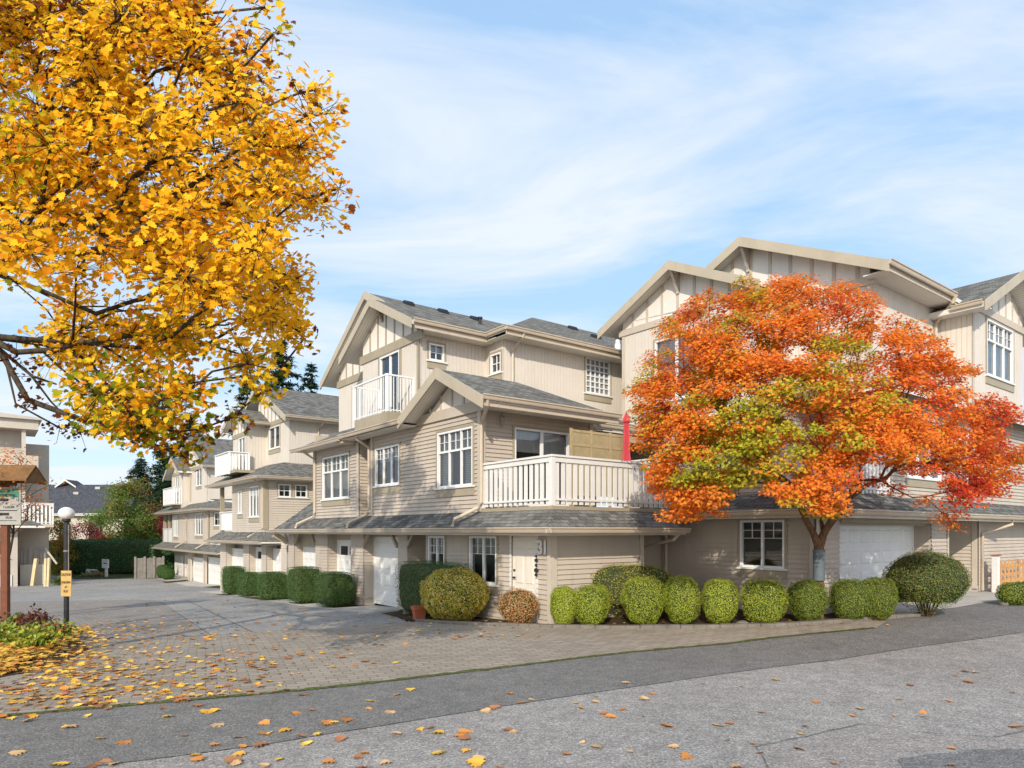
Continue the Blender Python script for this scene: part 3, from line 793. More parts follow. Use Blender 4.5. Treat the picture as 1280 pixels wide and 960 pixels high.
mb = MB(); mb.box((-.66, -.66, 2.14), (.0, 17.6, 2.17)); mb.box((0, -.66, 2.14), (4.0, 0, 2.17)); mb.box((0, 5.8, 2.25), (.8, 17.5, 2.28)); mb.box((3.13, 0, 2.14), (4.9, .95, 2.17))
A.add(mb, 'soffit', M['soffit'])
mb = MB()
for q0, q1, z0 in ((17.72, 18.6, 1.9),): mb.beam((-.6, 17.75, 2.1), (.0, 17.75, 1.75), .12, .24)
A.add(mb, 'end_bracket', M['barge'])
for q, top in ((2.75, 5.4), (9.55, 5.4), (14.45, 5.4)):
    downspout(A, [(-.56, q, 5.5), (-.5, q, 5.36), (-.07, q, 5.1), (-.07, q, 2.98), (-.16, q, 2.80), (-.66, q+.35, 2.52), (-.72, q+.36, 2.34)] if q > 3 else
              [(-.45, 2.0, 5.62), (-.40, 2.05, 5.45), (-.06, 2.74, 5.18), (-.07, 2.8, 5.0), (-.07, 2.8, 2.98), (-.16, 2.85, 2.84), (-.66, 3.2, 2.54), (-.72, 3.22, 2.34)])
downspout(A, [(3.85, -.66, 2.2), (3.8, -.5, 2.0), (3.9, .78, 1.75), (3.9, .8, -.1)])
# wall lantern, door number, bell strap
mb = MB(); x, z = on_q(624, 528, 2.92)
mb.lathe([(.02, z+.16), (.075, z+.11), (.065, z-.08), (.03, z-.12), (0, z-.12)], 6, (x, 2.76, 0)); mb.beam((x, 2.9, z+.1), (x, 2.76, z+.24), .03, .03)
A.add(mb, 'wall_lantern', M['greywood'])
q, z = on_p(680.5, 685, 0)
text('31', .46, A.root, M['white'], (-.06, q, z), (R(90), 0, -R(90)), 'house_number', .012, .8)
mb = MB()
for k, (zz, r) in enumerate(((1.62, .03), (1.52, .045), (1.40, .035), (1.28, .055), (1.17, .04))): mb.lathe([(0, -r*1.2), (r, -r*.4), (r, r*.5), (0, r*1.2)], 8, (-.09, .475, zz))
tag(mb.build('wind_chime', M['black'], None), 'dark hanging ornament beside the cream front door', 'ornament')
o = bpy.data.objects['wind_chime']; o.location = W(0, 0, 0); o.rotation_euler = (0, 0, TH)

# furniture on the deck
def on_deck(name, label, cat, p, q, z): return empty(name, W(p, q, z), label, cat, TH)
pA, zt = on_q(714, 536, 1.7); pB, _ = on_q(785, 548, 1.7)
scr = on_deck('privacy_screen', 'tan three panel lattice privacy screen standing on the deck behind the white railing', 'screen', pA, 1.7, 2.74)
mb = MB(); L = pB-pA; H = zt-2.74
for k in range(4): mb.box((L*k/3-.035, -.03, 0), (L*k/3+.035, .03, H+.02))
for z in (.5, H-.42, H-.04): mb.box((.035, -.02, z-.035), (L-.035, .02, z+.035))
mb.build('frame', M['lattice'], scr)
mb = MB()
for k in range(3): mb.box((L*k/3+.06, -.008, .54), (L*(k+1)/3-.06, .008, H-.08))
mb.build('panel', M['reed'], scr)
pU, zU = on_q(783, 514, 1.55)
um = on_deck('patio_umbrella', 'closed red patio umbrella standing on the deck beside the lattice screen', 'umbrella', pU, 1.55, 2.74)
mb = MB(); mb.tube([(0, 0, 0), (0, 0, zU-2.74)], .022, 10); mb.lathe([(.24, 0), (.24, .05), (.05, .08)], 20); mb.build('pole', M['greywood'], um, smooth=False)
mb = MB(); h = zU-2.78; n = 16
prof = [(.02, h), (.04, h-.05), (.10, h-.2), (.115, h-.27), (.07, h-.31), (.085, h-.8), (.095, h-1.2), (.12, h-1.42)]
for k in range(len(prof)-1):
    for j in range(n):
        def pt(kk, jj):
            r, z = prof[kk]; f = 1.2 if jj % 2 else .72; t = 2*math.pi*jj/n; return (r*f*math.cos(t), r*f*math.sin(t), z)
        mb.face([pt(k, j), pt(k, (j+1) % n), pt(k+1, (j+1) % n), pt(k+1, j)])
mb.build('canopy', M['shade_cloth'], um)
# ================================================================ the building behind the red maple
B = Bld('townhouse', 'cream gabled townhouse behind the red maple, with a wide white garage door', 'townhouse', 5, -3.7, .2)
wv = (-2.95, -1.7, 1.3, 2.5)
wall(B, LN(5), -3.7, 1.2, -.2, 3.2, [wv]); window(B, LN(5), *wv, kind='pair', back='dark', label='ground floor window under the maple', apron=True)
wall(B, SD(-3.7), 5, 6.15, -.2, 3.2); wall(B, SD(-3.7), 11.5, 12.7, -.2, 3.2)
mb = MB(); pbox(mb, SD(-3.68), 6.15, 11.5, 2.44, 3.0, 0, .1); pbox(mb, SD(-3.5), 6.1, 11.55, 2.38, 2.46, 0, .1); B.add(mb, 'lintel', M['trim'])
for pp, s in ((6.15, 1), (11.5, -1)): wall(B, ('p', pp, s), -3.7, -3.1, -.2, 2.5, core=False)
garage(B, SD(-3.25), 6.25, 11.4, .1, 2.36, 'wide white double garage door', cols=8)
wall(B, ('p', 12.7, 1), -3.7, -1.6, -.2, 2.9, core=False); wall(B, LN(15.1), -3.7, -1.6, .1, 2.9, mat=M['lap_pale'])
wall(B, SD(-1.6), 12.7, 15.1, -.2, 2.9); wall(B, SD(-3.7), 15.1, 21, -.2, 3.2)
mb = MB(); mb.box((5.2, -3.72, -.2), (5.24, -3.5, .3)); pbox(mb, LN(4.97), -3.75, 1.2, -.2, .34, 0, .03); pbox(mb, SD(-3.73), 4.95, 6.15, -.2, .34, 0, .03)
pbox(mb, LN(15.08), -3.72, -1.6, .1, .36, 0, .03)
B.add(mb, 'foundation', M['concrete'])
mb = MB()
for pl, a in ((LN(5), -3.7), (SD(-3.7), 5.0), (SD(-3.7), 12.6), (SD(-3.7), 15.1)): pbox(mb, pl, a-.0, a+.1, .34, 2.6, 0.036, .05)
pbox(mb, LN(15.1), -3.7, -3.55, .3, 2.7, 0.036, .05); pbox(mb, LN(15.1), -3.72, -1.6, .36, .45, .0, .04)
# second storey
ww = (9.85, 12.15, 3.75, 5.5); wx = (13.1, 14.9, 3.75, 5.5)
wall(B, SD(-3.7), 8.9, 21, 3.15, 6.1, [ww, wx]); window(B, SD(-3.7), *ww, kind='tri', back='curtain', label='second floor window with pale curtain'); window(B, SD(-3.7), *wx, kind='tritall', back='mix', label='second floor window near the road end')
wall(B, LN(8.9), -3.7, -1.6, 3.1, 6.1); wall(B, SD(-1.6), 7.6, 8.9, 3.1, 6.1, core=False)
ds = (-.4, 1.4, 3.2, 5.3)
wall(B, LN(7.6), -1.6, 4.9, 3.0, 6.0, [ds]); window(B, LN(7.6), *ds, kind='slider', back='half', name='sliding_door', apron=False, label='glass door onto the deck')
wall(B, LN(5), -2.6, -1.55, 3.1, 4.3); pbox(mb, LN(5), -1.65, -1.55, 3.1, 4.3, 0.036, .05)
wall(B, ('q', 4.9, 1), 7.6, 14, 2.5, 9.2, (), 'board')
dk = MB(); dk.box((5.02, -3.68, 3.0), (8.9, 2.8, 3.16)); B.add(dk, 'deck', M['trim'])
railing(B, [(5.05, -2.65), (5.05, -3.65), (8.85, -3.65)], 3.22, 1.15)
railing(B, [(5.05, 2.7), (5.05, -1.5)], 3.22, 1.15)
# third storey
wu = (1.6, 3.4, 6.6, 8.7)
wall(B, LN(7.6), -1.2, 4.9, 5.9, 9.3, [wu], 'board'); window(B, LN(7.6), *wu, kind='slider', back='curtain', name='balcony_door', apron=False)
wall(B, LN(8.4), -3.4, -1.2, 5.9, 9.0, (), 'board'); wall(B, SD(-1.2), 7.6, 8.4, 5.9, 9.6, (), 'board', core=False)
wall(B, SD(-3.4), 8.4, 13.2, 5.9, 9.05, (), 'board')
wk = (13.65, 15.95, 7.0, 8.72)
wall(B, SD(-4.4), 12.6, 16.9, 5.9, 8.75, [wk], 'board'); window(B, SD(-4.4), *wk, kind='tri', back='curtain', label='third floor window under the road side gable')
wall(B, LN(12.6), -4.4, -3.4, 5.9, 8.8, (), 'board', core=False); wall(B, ('p', 16.9, 1), -4.4, -2, 5.9, 8.8, (), 'board')
wall(B, SD(-3.4), 16.9, 20.3, 5.9, 9.05, (), 'board', label='shaded wall past the gable'); wall(B, ('p', 20.3, 1), -3.4, 4.9, 5.9, 9.2, (), 'board'); wall(B, ('p', 21, 1), -3.7, 4.9, -.2, 6.1, mat=M['lap'])
panel(B, ('p', 20.3, 1), [(-3.4, 9.1), (4.6, 9.1), (.3, 11.1)])
lt = lambda q: 11.0-.476*abs(q-2.4)
rt = lambda q: 11.27-.478*abs(q-.3)
st = lambda p: 10.36-.5*abs(p-15.2)
panel(B, LN(7.6), [(-1.2, 9.3), (4.9, 9.3), (4.9, lt(4.9)-.14), (2.4, lt(2.4)-.14), (-1.2, lt(-1.2)-.14)])
panel(B, LN(8.4), [(-3.4, 9.0), (3.0, 9.0), (3.0, rt(3)-.14), (.3, rt(.3)-.14), (-3.4, rt(-3.4)-.14)])
panel(B, SD(-4.4), [(12.6, 8.75), (16.9, 8.75), (16.9, st(16.9)-.14), (15.2, st(15.2)-.14), (12.6, st(12.6)-.14)])
pbox(mb, LN(7.6), -1.2, 5.05, 9.2, 9.42, 0, .06); pbox(mb, LN(8.4), -3.55, -1.2, 8.88, 9.12, 0, .06); pbox(mb, SD(-4.4), 12.45, 17.05, 8.78, 9.0, 0, .07)
battens(mb, LN(7.6), -1.2, 4.9, 9.42, lambda q: lt(q)-.15, .66, .1); battens(mb, LN(8.4), -3.4, 3, 9.12, lambda q: rt(q)-.15, .66, .1)
battens(mb, SD(-4.4), 12.6, 16.9, 9.0, lambda p: st(p)-.15, .6, .1)
bracket(mb, LN(7.6), 2.4, lt(2.4)-.14, .44, .75); bracket(mb, LN(8.4), .3, rt(.3)-.14, .44, .75)
pbox(mb, LN(8.4), -3.44, -3.3, 5.95, 8.88, .017, .03); pbox(mb, SD(-3.4), 8.36, 8.5, 5.95, 9, .017, .03); pbox(mb, SD(-4.4), 12.56, 12.7, 5.95, 8.78, .017, .03)
pbox(mb, LN(7.6), 4.78, 4.93, 5.95, 9.2, .017, .03)
B.add(mb, 'corner_trim', M['corner'])
bm_ = MB(); pbox(bm_, LN(7.6), 3.55, 4.1, 7.55, 7.62, .017, .05); pbox(bm_, LN(7.6), 3.6, 3.66, 7.2, 7.55, .017, .05); B.add(bm_, 'vent_hood', M['vinyl'])
roof(B, [[(7.1, 2.4, 11.0), (14, 2.4, 11.0), (14, 5.6, 9.477), (7.1, 5.6, 9.477)], [(7.1, 2.4, 11.0), (7.1, -.9, 9.43), (9.0, -.9, 9.43), (9.0, 2.4, 11.0)],
         [(7.9, .3, 11.27), (7.9, -4.05, 9.19), (20.5, -4.05, 9.19), (20.5, .3, 11.27)], [(7.9, .3, 11.27), (20.5, .3, 11.27), (20.5, 4.6, 9.2), (7.9, 4.6, 9.2)]], label='gabled roofs of grey shingles')
roof(B, [[(15.2, -4.9, 10.36), (12.1, -4.9, 8.81), (12.1, -3.0, 8.81), (15.2, 1.0, 10.36)], [(15.2, -4.9, 10.36), (15.2, 1.0, 10.36), (18.3, -3.0, 8.81), (18.3, -4.9, 8.81)]], label='road side gable roof')
mb = MB()
barge(mb, 'p', 7.1, -1, 2.4, 11.0, 5.65, 9.45); barge(mb, 'p', 7.1, -1, 2.4, 11.0, -.9, 9.43)
barge(mb, 'p', 7.9, -1, .3, 11.27, -4.12, 9.17); barge(mb, 'p', 7.9, -1, .3, 11.27, 2.6, 10.2)
barge(mb, 'q', -4.9, -1, 15.2, 10.36, 12.05, 8.79); barge(mb, 'q', -4.9, -1, 15.2, 10.36, 18.35, 8.79)
B.add(mb, 'barge_board', M['barge'])
mb = MB(); gutter(mb, SD(-4.08), 7.86, 12.1, 9.23, .02); gutter(mb, LN(12.1), -4.85, -4.05, 8.86, .02); mb.box((7.92, -4.06, 8.98), (12.3, -4.03, 9.2))
B.add(mb, 'gutter', M['gutter'])
mb = MB(); mb.box((8.0, -4.03, 9.0), (12.6, -3.4, 9.03)); mb.box((12.1, -4.9, 8.66), (12.6, -3.4, 8.69)); B.add(mb, 'soffit', M['soffit'])
downspout(B, [(12.0, -4.2, 9.15), (12.0, -4.1, 8.95), (12.45, -3.48, 8.55), (12.45, -3.48, 6.2)])
downspout(B, [(4.95, -1.55, 4.2), (4.95, -1.55, 3.3), (4.85, -1.55, 3.16), (4.38, -1.3, 2.95), (4.32, -1.3, 2.74)])
p_, z_ = 13.9, 0
vent_box(B, 13.9, -1.2, st(13.9), 0); vent_box(B, 13.0, -1.9, st(13.0), 0)
# skirt roof
ez, tz = 2.70, 3.19
roof(B, [[(4.28, -4.42, ez), (5.02, -3.68, tz), (5.02, 1.4, tz), (4.28, 1.4, ez)], [(4.28, -4.42, ez), (21, -4.42, ez), (21, -3.68, tz), (5.02, -3.68, tz)]], th=.07, mat='shingle_blue', label='skirt roof over the wide garage')
roof(B, [[(7.4, -4.3, 5.9), (7.4, 2, 5.9), (8.4, 2, 6.3), (8.4, -4.3, 6.3)], [(8.4, -4.2, 5.95), (21, -4.2, 5.95), (21, -3.4, 6.3), (8.4, -3.4, 6.3)]], th=.08, label='narrow roof above the second floor')
mb = MB(); gutter(mb, LN(4.30), -4.54, 1.4, 2.735, .02); gutter(mb, SD(-4.40), 4.18, 21, 2.733, .02); mb.box((4.31, -4.39, 2.53), (4.34, 1.4, 2.69)); mb.box((4.34, -4.39, 2.53), (21, -4.36, 2.69))
B.add(mb, 'gutter', M['gutter'])
mb = MB(); mb.box((4.34, -4.36, 2.56), (5, 1.3, 2.59)); mb.box((5, -4.36, 2.56), (21, -3.7, 2.59)); mb.box((12.7, -3.7, 2.62), (15.1, -1.6, 2.65)); B.add(mb, 'soffit', M['soffit'])
downspout(B, [(16.0, -4.42, 2.62), (16.0, -4.4, 2.45), (15.3, -3.78, 2.15), (15.3, -3.78, .3)])
downspout(B, [(4.92, .7, 2.6), (4.92, .7, -.1)])

# ================================================================ the two rows further down the lane
def row_two():
    p0, q0, z0 = .3, 21.7, -.4
    B = Bld('townhouse', 'second cream townhouse down the lane, with two small side windows and a white corner balcony', 'townhouse', p0, q0, z0)
    p = lambda a: p0+a
    q = lambda a: q0+a
    z = lambda a: z0+a
    wA = (q(.9), q(2.48), z(3.37), z(4.92)); wB = (q(3.65), q(4.47), z(3.6), z(4.8))
    wall(B, LN(p(0)), q(0), q(5.6), z(2.6), z(5.35), [wA, wB], mat=M['lap_pale'])
    window(B, LN(p(0)), *wA, kind='tritall', back='half', label='three light window near the corner'); window(B, LN(p(0)), *wB, kind='slider', back='half', label='narrow two light window')
    s1 = (p(.62), p(1.24), z(4.33), z(4.97)); s2 = (p(1.46), p(2.08), z(4.33), z(4.97))
    wall(B, SD(q(0)), p(0), p(9), z(2.0), z(5.4), [s1, s2], mat=M['lap_pale'])
    for i, s in enumerate((s1, s2)): window(B, SD(q(0)), *s, kind='small', back='half', apron=False, label=('left', 'right')[i]+' of the paired small side windows')
    # covered corner porch
    wall(B, LN(p(1.6)), q(5.6), q(8.1), z(2.6), z(5.2), mat=M['lap_pale']); wall(B, ('q', q(5.6), 1), p(0), p(1.6), z(2.6), z(5.2), mat=M['lap_pale'])
    mb = MB(); mb.box((p(0), q(7.95), z(2.6)), (p(.2), q(8.15), z(5.3))); B.add(mb, 'porch_post', M['trim'])
    railing(B, [(p(.04), q(5.65)), (p(.04), q(8.1))], z(2.7), 1.05, solid=True, mat='vinyl')
    # third storey
    wr = (q(2.81), q(4.59), z(7.16), z(8.36)); dl = (q(5.3), q(6.5), z(6.0), z(7.9))
    wall(B, LN(p(1.7)), q(1.36), q(5.0), z(5.3), z(8.5), [wr], 'board'); window(B, LN(p(1.7)), *wr, kind='slider', back='half', label='upper window under the tall gable')
    wall(B, SD(q(1.36)), p(1.7), p(10), z(5.3), z(8.7), (), 'board')
    wall(B, LN(p(.6)), q(5.0), q(7.6), z(5.3), z(8.0), [dl], 'board'); window(B, LN(p(.6)), *dl, kind='slider', back='half', name='balcony_door', apron=False)
    wall(B, SD(q(5.0)), p(.6), p(1.7), z(5.3), z(8.85), (), 'board')
    wall(B, ('q', q(7.6), 1), p(.6), p(10), z(2), z(8.2), (), 'board')
    T = lambda a: 10.8-.485*abs(a-5.4); S = lambda a: 9.5-.5*abs(a-6.1)
    panel(B, LN(p(1.7)), [(q(1.36), z(8.5)), (q(6.5), z(8.5)), (q(6.5), z(T(6.5)-.14)), (q(5.4), z(T(5.4)-.14)), (q(1.36), z(T(1.36)-.14))])
    panel(B, LN(p(.6)), [(q(5), z(8)), (q(7.6), z(8)), (q(7.6), z(S(7.6)-.14)), (q(6.1), z(S(6.1)-.14)), (q(5), z(S(5)-.14))])
    mb = MB(); pbox(mb, LN(p(1.7)), q(1.2), q(5), z(8.42), z(8.66), 0, .06); pbox(mb, LN(p(.6)), q(4.9), q(7.7), z(7.95), z(8.17), 0, .06)
    battens(mb, LN(p(1.7)), q(1.36), q(6.4), z(8.66), lambda a: z(T(a-q0)-.15)); battens(mb, LN(p(.6)), q(5), q(7.6), z(8.17), lambda a: z(S(a-q0)-.15))
    pbox(mb, LN(p(0)), q(-.03), q(.12), z(2.7), z(5.3), 0.036, .05); pbox(mb, SD(q(0)), p(-.03), p(.12), z(2.7), z(5.3), 0.036, .05)
    B.add(mb, 'gable_trim', M['trim'])
    roof(B, [[(p(1.2), q(.7), z(T(.7))), (p(10), q(.7), z(T(.7))), (p(10), q(5.4), z(10.8)), (p(1.2), q(5.4), z(10.8))], [(p(1.2), q(5.4), z(10.8)), (p(10), q(5.4), z(10.8)), (p(10), q(9.9), z(T(9.9))), (p(1.2), q(8.2), z(T(8.2)))],
             [(p(.1), q(4.3), z(S(4.3))), (p(2), q(4.3), z(S(4.3))), (p(2), q(6.1), z(9.5)), (p(.1), q(6.1), z(9.5))], [(p(.1), q(6.1), z(9.5)), (p(2), q(6.1), z(9.5)), (p(2), q(8.1), z(8.5)), (p(.1), q(8.1), z(8.5))]], label='tall gabled roof of grey shingles')
    mb = MB(); barge(mb, 'p', p(1.2), -1, q(5.4), z(10.8), q(.6), z(T(.6))); barge(mb, 'p', p(1.2), -1, q(5.4), z(10.8), q(7.9), z(T(7.9)))
    barge(mb, 'p', p(.1), -1, q(6.1), z(9.5), q(4.25), z(S(4.25))); barge(mb, 'p', p(.1), -1, q(6.1), z(9.5), q(8.2), z(S(8.2))); B.add(mb, 'barge_board', M['barge'])
    # lower roofs
    roof(B, [[(p(-.6), q(-.6), z(5.28)), (p(3.0), q(-.6), z(5.28)), (p(3.0), q(1.4), z(6.2)), (p(1.4), q(1.4), z(6.2))], [(p(-.6), q(-.6), z(5.28)), (p(1.4), q(1.4), z(6.2)), (p(1.72), q(5.0), z(6.35)), (p(.62), q(5.0), z(5.9)), (p(.62), q(8.8), z(5.9)), (p(-.6), q(8.8), z(5.28))],
             [(p(3.0), q(-.6), z(5.28)), (p(9), q(-.6), z(5.28)), (p(9), q(1.4), z(6.2)), (p(3), q(1.4), z(6.2))]], th=.1, label='lower hipped roof')
    mb = MB(); gutter(mb, LN(p(-.58)), q(-.7), q(8.8), z(5.31), .02); gutter(mb, SD(q(-.58)), p(-.7), p(9), z(5.31), .02); gutter(mb, SD(q(.66)), p(1.2), p(10), z(T(.7)+.04), .02); gutter(mb, SD(q(4.26)), p(.1), p(1.9), z(S(4.3)+.04), .02)
    gutter(mb, LN(p(-.7)), q(-1.6), q(8.5), z(2.16), .02); B.add(mb, 'gutter', M['gutter'])
    mb = MB(); mb.box((p(-.56), q(-.5), z(5.15)), (p(0), q(8.7), z(5.18))); mb.box((p(0), q(-.56), z(5.15)), (p(9), q(0), z(5.18))); mb.box((p(-.6), q(-1.4), z(1.98)), (p(.4), q(8.3), z(2.01))); mb.box((p(1.3), q(.7), z(8.4)), (p(10), q(1.36), z(8.43))); B.add(mb, 'soffit', M['soffit'])
    roof(B, [[(p(-.72), q(-1.6), z(2.13)), (p(.02), q(-.8), z(2.62)), (p(.02), q(8.0), z(2.62)), (p(-.72), q(8.5), z(2.13))], [(p(-.72), q(-1.6), z(2.13)), (p(5), q(-1.6), z(2.13)), (p(5), q(0), z(3.0)), (p(.02), q(0), z(2.64)), (p(.02), q(-.8), z(2.62))]], th=.07, mat='shingle', label='skirt roof over the garages')
    mb = MB(); mb.box((p(-.4), q(3.6), z(5.75)), (p(.6), q(6.7), z(5.9))); B.add(mb, 'balcony_base', M['trim'])
    railing(B, [(p(.6), q(4.7)), (p(-.4), q(4.7)), (p(-.4), q(7.4)), (p(.6), q(7.4))], z(5.75), 1.2, slat=.1, gap=.05, mat='vinyl')
    for a, t in ((q(-.25), 5.2),): downspout(B, [(p(-.58), q(.3), z(5.2)), (p(-.07), q(.2), z(4.9)), (p(-.07), q(.2), z(2.8)), (p(-.66), q(.6), z(2.35))])
    downspout(B, [(p(3.3), q(.7), z(8.4)), (p(3.2), q(1.28), z(8.1)), (p(3.2), q(1.28), z(6.2))])
    # ground storey
    for a, b in ((-.2, .55), (2.5, 3.55), (6.75, 8.0)):
        wall(B, LN(p(0)), q(a), q(b), z(-1.6), z(2.1), mat=M['lap_pale']); wall(B, ('q', q(a), -1), p(0), p(.5), z(-1.6), z(2.1), core=False, mat=M['lap_pale'])
    garage(B, LN(p(.3)), q(.65), q(2.42), z(-.6), z(1.75), 'white garage door with two small panes', lights=True); garage(B, LN(p(.3)), q(3.65), q(6.68), z(-.75), z(1.6), 'plain white garage door')
    garage(B, LN(p(.3)), q(-2.2), q(-.3), z(-.6), z(1.72), 'white garage door partly behind hedges', arch=True)
    wall(B, LN(p(.6)), q(-3.2), q(8), z(1.6), z(2.3), core=False, mat=M['trim']); wall(B, LN(p(0)), q(-3.1), q(-2.3), z(-1.6), z(2.1), mat=M['lap_pale'])
    wall(B, SD(q(-3.1)), p(0), p(6), z(-1.6), z(2.3), mat=M['lap_pale']); wall(B, ('q', q(8), 1), p(0), p(6), z(-1.6), z(2.6), mat=M['lap_pale'])
    return B
row_two()

def row_three():
    p0, q0, z0 = 2.4, 40.7, -1.47
    B = Bld('townhouse', 'farthest cream townhouse down the lane, its left balcony against the autumn trees', 'townhouse', p0, q0, z0)
    p = lambda a: p0+a
    q = lambda a: q0+a
    z = lambda a: z0+a
    wA = (q(1.92), q(4.22), z(3.44), z(5.08)); wB = (q(10.1), q(11.8), z(3.3), z(5.1))
    wall(B, LN(p(0)), q(0), q(7.4), z(2.6), z(5.5), [wA], mat=M['lap_pale']); wall(B, LN(p(.0)), q(7.4), q(12.6), z(2.6), z(5.5), [wB], mat=M['lap_pale'])
    window(B, LN(p(0)), *wA, kind='tritall', back='half', label='large three light window'); window(B, LN(p(0)), *wB, kind='tritall', back='half', label='window beside the porch')
    s1 = (p(.3), p(.85), z(4.14), z(5.08))
    wall(B, SD(q(0)), p(0), p(9), z(2.0), z(5.5), [s1], mat=M['lap_pale']); window(B, SD(q(0)), *s1, kind='small', back='half')
    wall(B, LN(p(1.6)), q(12.6), q(16.3), z(2.6), z(5.3), mat=M['lap_pale'])
    mb = MB(); mb.box((p(0), q(16.1), z(2.6)), (p(.25), q(16.35), z(5.4))); mb.box((p(0), q(14.2), z(2.6)), (p(.22), q(14.4), z(5.4))); B.add(mb, 'porch_post', M['trim'])
    railing(B, [(p(.04), q(12.7)), (p(.04), q(16.3))], z(2.7), 1.3, solid=True, mat='vinyl')
    wr = (q(4.8), q(6.5), z(7.35), z(8.72)); dl = (q(9.9), q(11.2), z(6.4), z(8.35))
    wall(B, LN(p(.6)), q(3.1), q(8.4), z(5.5), z(8.7), [wr], 'board'); window(B, LN(p(.6)), *wr, kind='slider', back='half', label='upper window under the tall gable')
    wall(B, SD(q(3.1)), p(.6), p(8), z(5.5), z(8.8), (), 'board')
    wall(B, LN(p(0)), q(8.4), q(12.6), z(5.5), z(8.6), [dl], 'board'); window(B, LN(p(0)), *dl, kind='slider', back='half', name='balcony_door', apron=False)
    wall(B, SD(q(8.4)), p(0), p(.6), z(5.5), z(8.6), (), 'board', core=False); wall(B, ('q', q(12.6), 1), p(0), p(8), z(2), z(8.6), (), 'board')
    T = lambda a: 11.5-.52*abs(a-7.9); S = lambda a: 9.9-.5*abs(a-10.5)
    panel(B, LN(p(.6)), [(q(3.1), z(8.7)), (q(9), z(8.7)), (q(9), z(T(9)-.14)), (q(7.9), z(T(7.9)-.14)), (q(3.1), z(T(3.1)-.14))])
    panel(B, LN(p(0)), [(q(8.4), z(8.5)), (q(12.6), z(8.5)), (q(12.6), z(S(12.6)-.14)), (q(10.5), z(S(10.5)-.14)), (q(8.4), z(S(8.4)-.14))])
    mb = MB(); pbox(mb, LN(p(.6)), q(3), q(8.4), z(8.68), z(8.95), 0, .06); pbox(mb, LN(p(0)), q(8.3), q(12.7), z(8.45), z(8.7), 0, .06)
    battens(mb, LN(p(.6)), q(3.1), q(9), z(8.95), lambda a: z(T(a-q0)-.15), .7); battens(mb, LN(p(0)), q(8.4), q(12.6), z(8.7), lambda a: z(S(a-q0)-.15), .7)
    pbox(mb, LN(p(0)), q(-.03), q(.12), z(2.7), z(5.4), 0.036, .05); B.add(mb, 'gable_trim', M['trim'])
    roof(B, [[(p(.1), q(2.5), z(T(2.5))), (p(9), q(2.5), z(T(2.5))), (p(9), q(7.9), z(11.5)), (p(.1), q(7.9), z(11.5))], [(p(.1), q(7.9), z(11.5)), (p(9), q(7.9), z(11.5)), (p(9), q(13.4), z(T(13.4))), (p(.1), q(12.2), z(T(12.2)))],
             [(p(-.5), q(8.0), z(S(8.0))), (p(2), q(8.0), z(S(8.0))), (p(2), q(10.5), z(9.9)), (p(-.5), q(10.5), z(9.9))], [(p(-.5), q(10.5), z(9.9)), (p(2), q(10.5), z(9.9)), (p(2), q(13.6), z(S(13.6))), (p(-.5), q(13.6), z(S(13.6)))]], label='tall gabled roof')
    mb = MB(); barge(mb, 'p', p(.1), -1, q(7.9), z(11.5), q(2.4), z(T(2.4))); barge(mb, 'p', p(.1), -1, q(7.9), z(11.5), q(10.2), z(T(10.2))); barge(mb, 'p', p(-.5), -1, q(10.5), z(9.9), q(7.95), z(S(7.95))); barge(mb, 'p', p(-.5), -1, q(10.5), z(9.9), q(13.7), z(S(13.7))); B.add(mb, 'barge_board', M['barge'])
    roof(B, [[(p(-.7), q(-.6), z(5.35)), (p(6.0), q(-.6), z(5.35)), (p(6.0), q(3.1), z(6.4)), (p(.62), q(3.1), z(6.2)), (p(.62), q(1), z(6.0))], [(p(-.7), q(-.6), z(5.35)), (p(.62), q(1), z(6.0)), (p(.62), q(17.0), z(6.0)), (p(-.7), q(17.5), z(5.35))]], th=.1, label='lower hipped roof')
    mb = MB(); gutter(mb, LN(p(-.68)), q(-.7), q(17.5), z(5.38), .02); gutter(mb, SD(q(-.58)), p(-.8), p(6), z(5.38), .02); gutter(mb, SD(q(2.46)), p(.1), p(8), z(T(2.5)+.04), .02); gutter(mb, LN(p(-.8)), q(-5.4), q(17.3), z(2.3), .02); B.add(mb, 'gutter', M['gutter'])
    mb = MB(); mb.box((p(-.66), q(-.5), z(5.2)), (p(0), q(17.3), z(5.23))); mb.box((p(0), q(-.55), z(5.2)), (p(6), q(0), z(5.23))); mb.box((p(-.7), q(-5.2), z(2.12)), (p(.5), q(17.2), z(2.15))); B.add(mb, 'soffit', M['soffit'])
    roof(B, [[(p(-.82), q(-5.4), z(2.27)), (p(.02), q(-4.6), z(2.78)), (p(.02), q(16.6), z(2.78)), (p(-.82), q(17.3), z(2.27))], [(p(-.82), q(-5.4), z(2.27)), (p(5), q(-5.4), z(2.27)), (p(5), q(0), z(3.6)), (p(.02), q(0), z(2.8)), (p(.02), q(-4.6), z(2.78))]], th=.07, label='skirt roof over the garages')
    mb = MB(); mb.box((p(-.6), q(8.9), z(5.9)), (p(0), q(13.2), z(6.0))); B.add(mb, 'balcony_base', M['trim'])
    railing(B, [(p(0), q(9.0)), (p(-.55), q(9.0)), (p(-.55), q(13.1)), (p(0), q(13.1))], z(6.0), 1.4, slat=.12, gap=.06, mat='vinyl')
    for a in (6.9, .2): downspout(B, [(p(-.66), q(a+.2), z(5.2)), (p(-.07), q(a), z(4.9)), (p(-.07), q(a), z(2.95)), (p(-.76), q(a+.7), z(2.45))])
    downspout(B, [(p(.5), q(8.2), z(8.4)), (p(.53), q(8.3), z(6.2))])
    garage(B, LN(p(.25)), q(-2.7), q(1.3), z(-.3), z(1.75), 'cream garage door', cols=4); garage(B, LN(p(.25)), q(1.85), q(5.95), z(-.35), z(1.6), 'white garage door in half shade', cols=4)
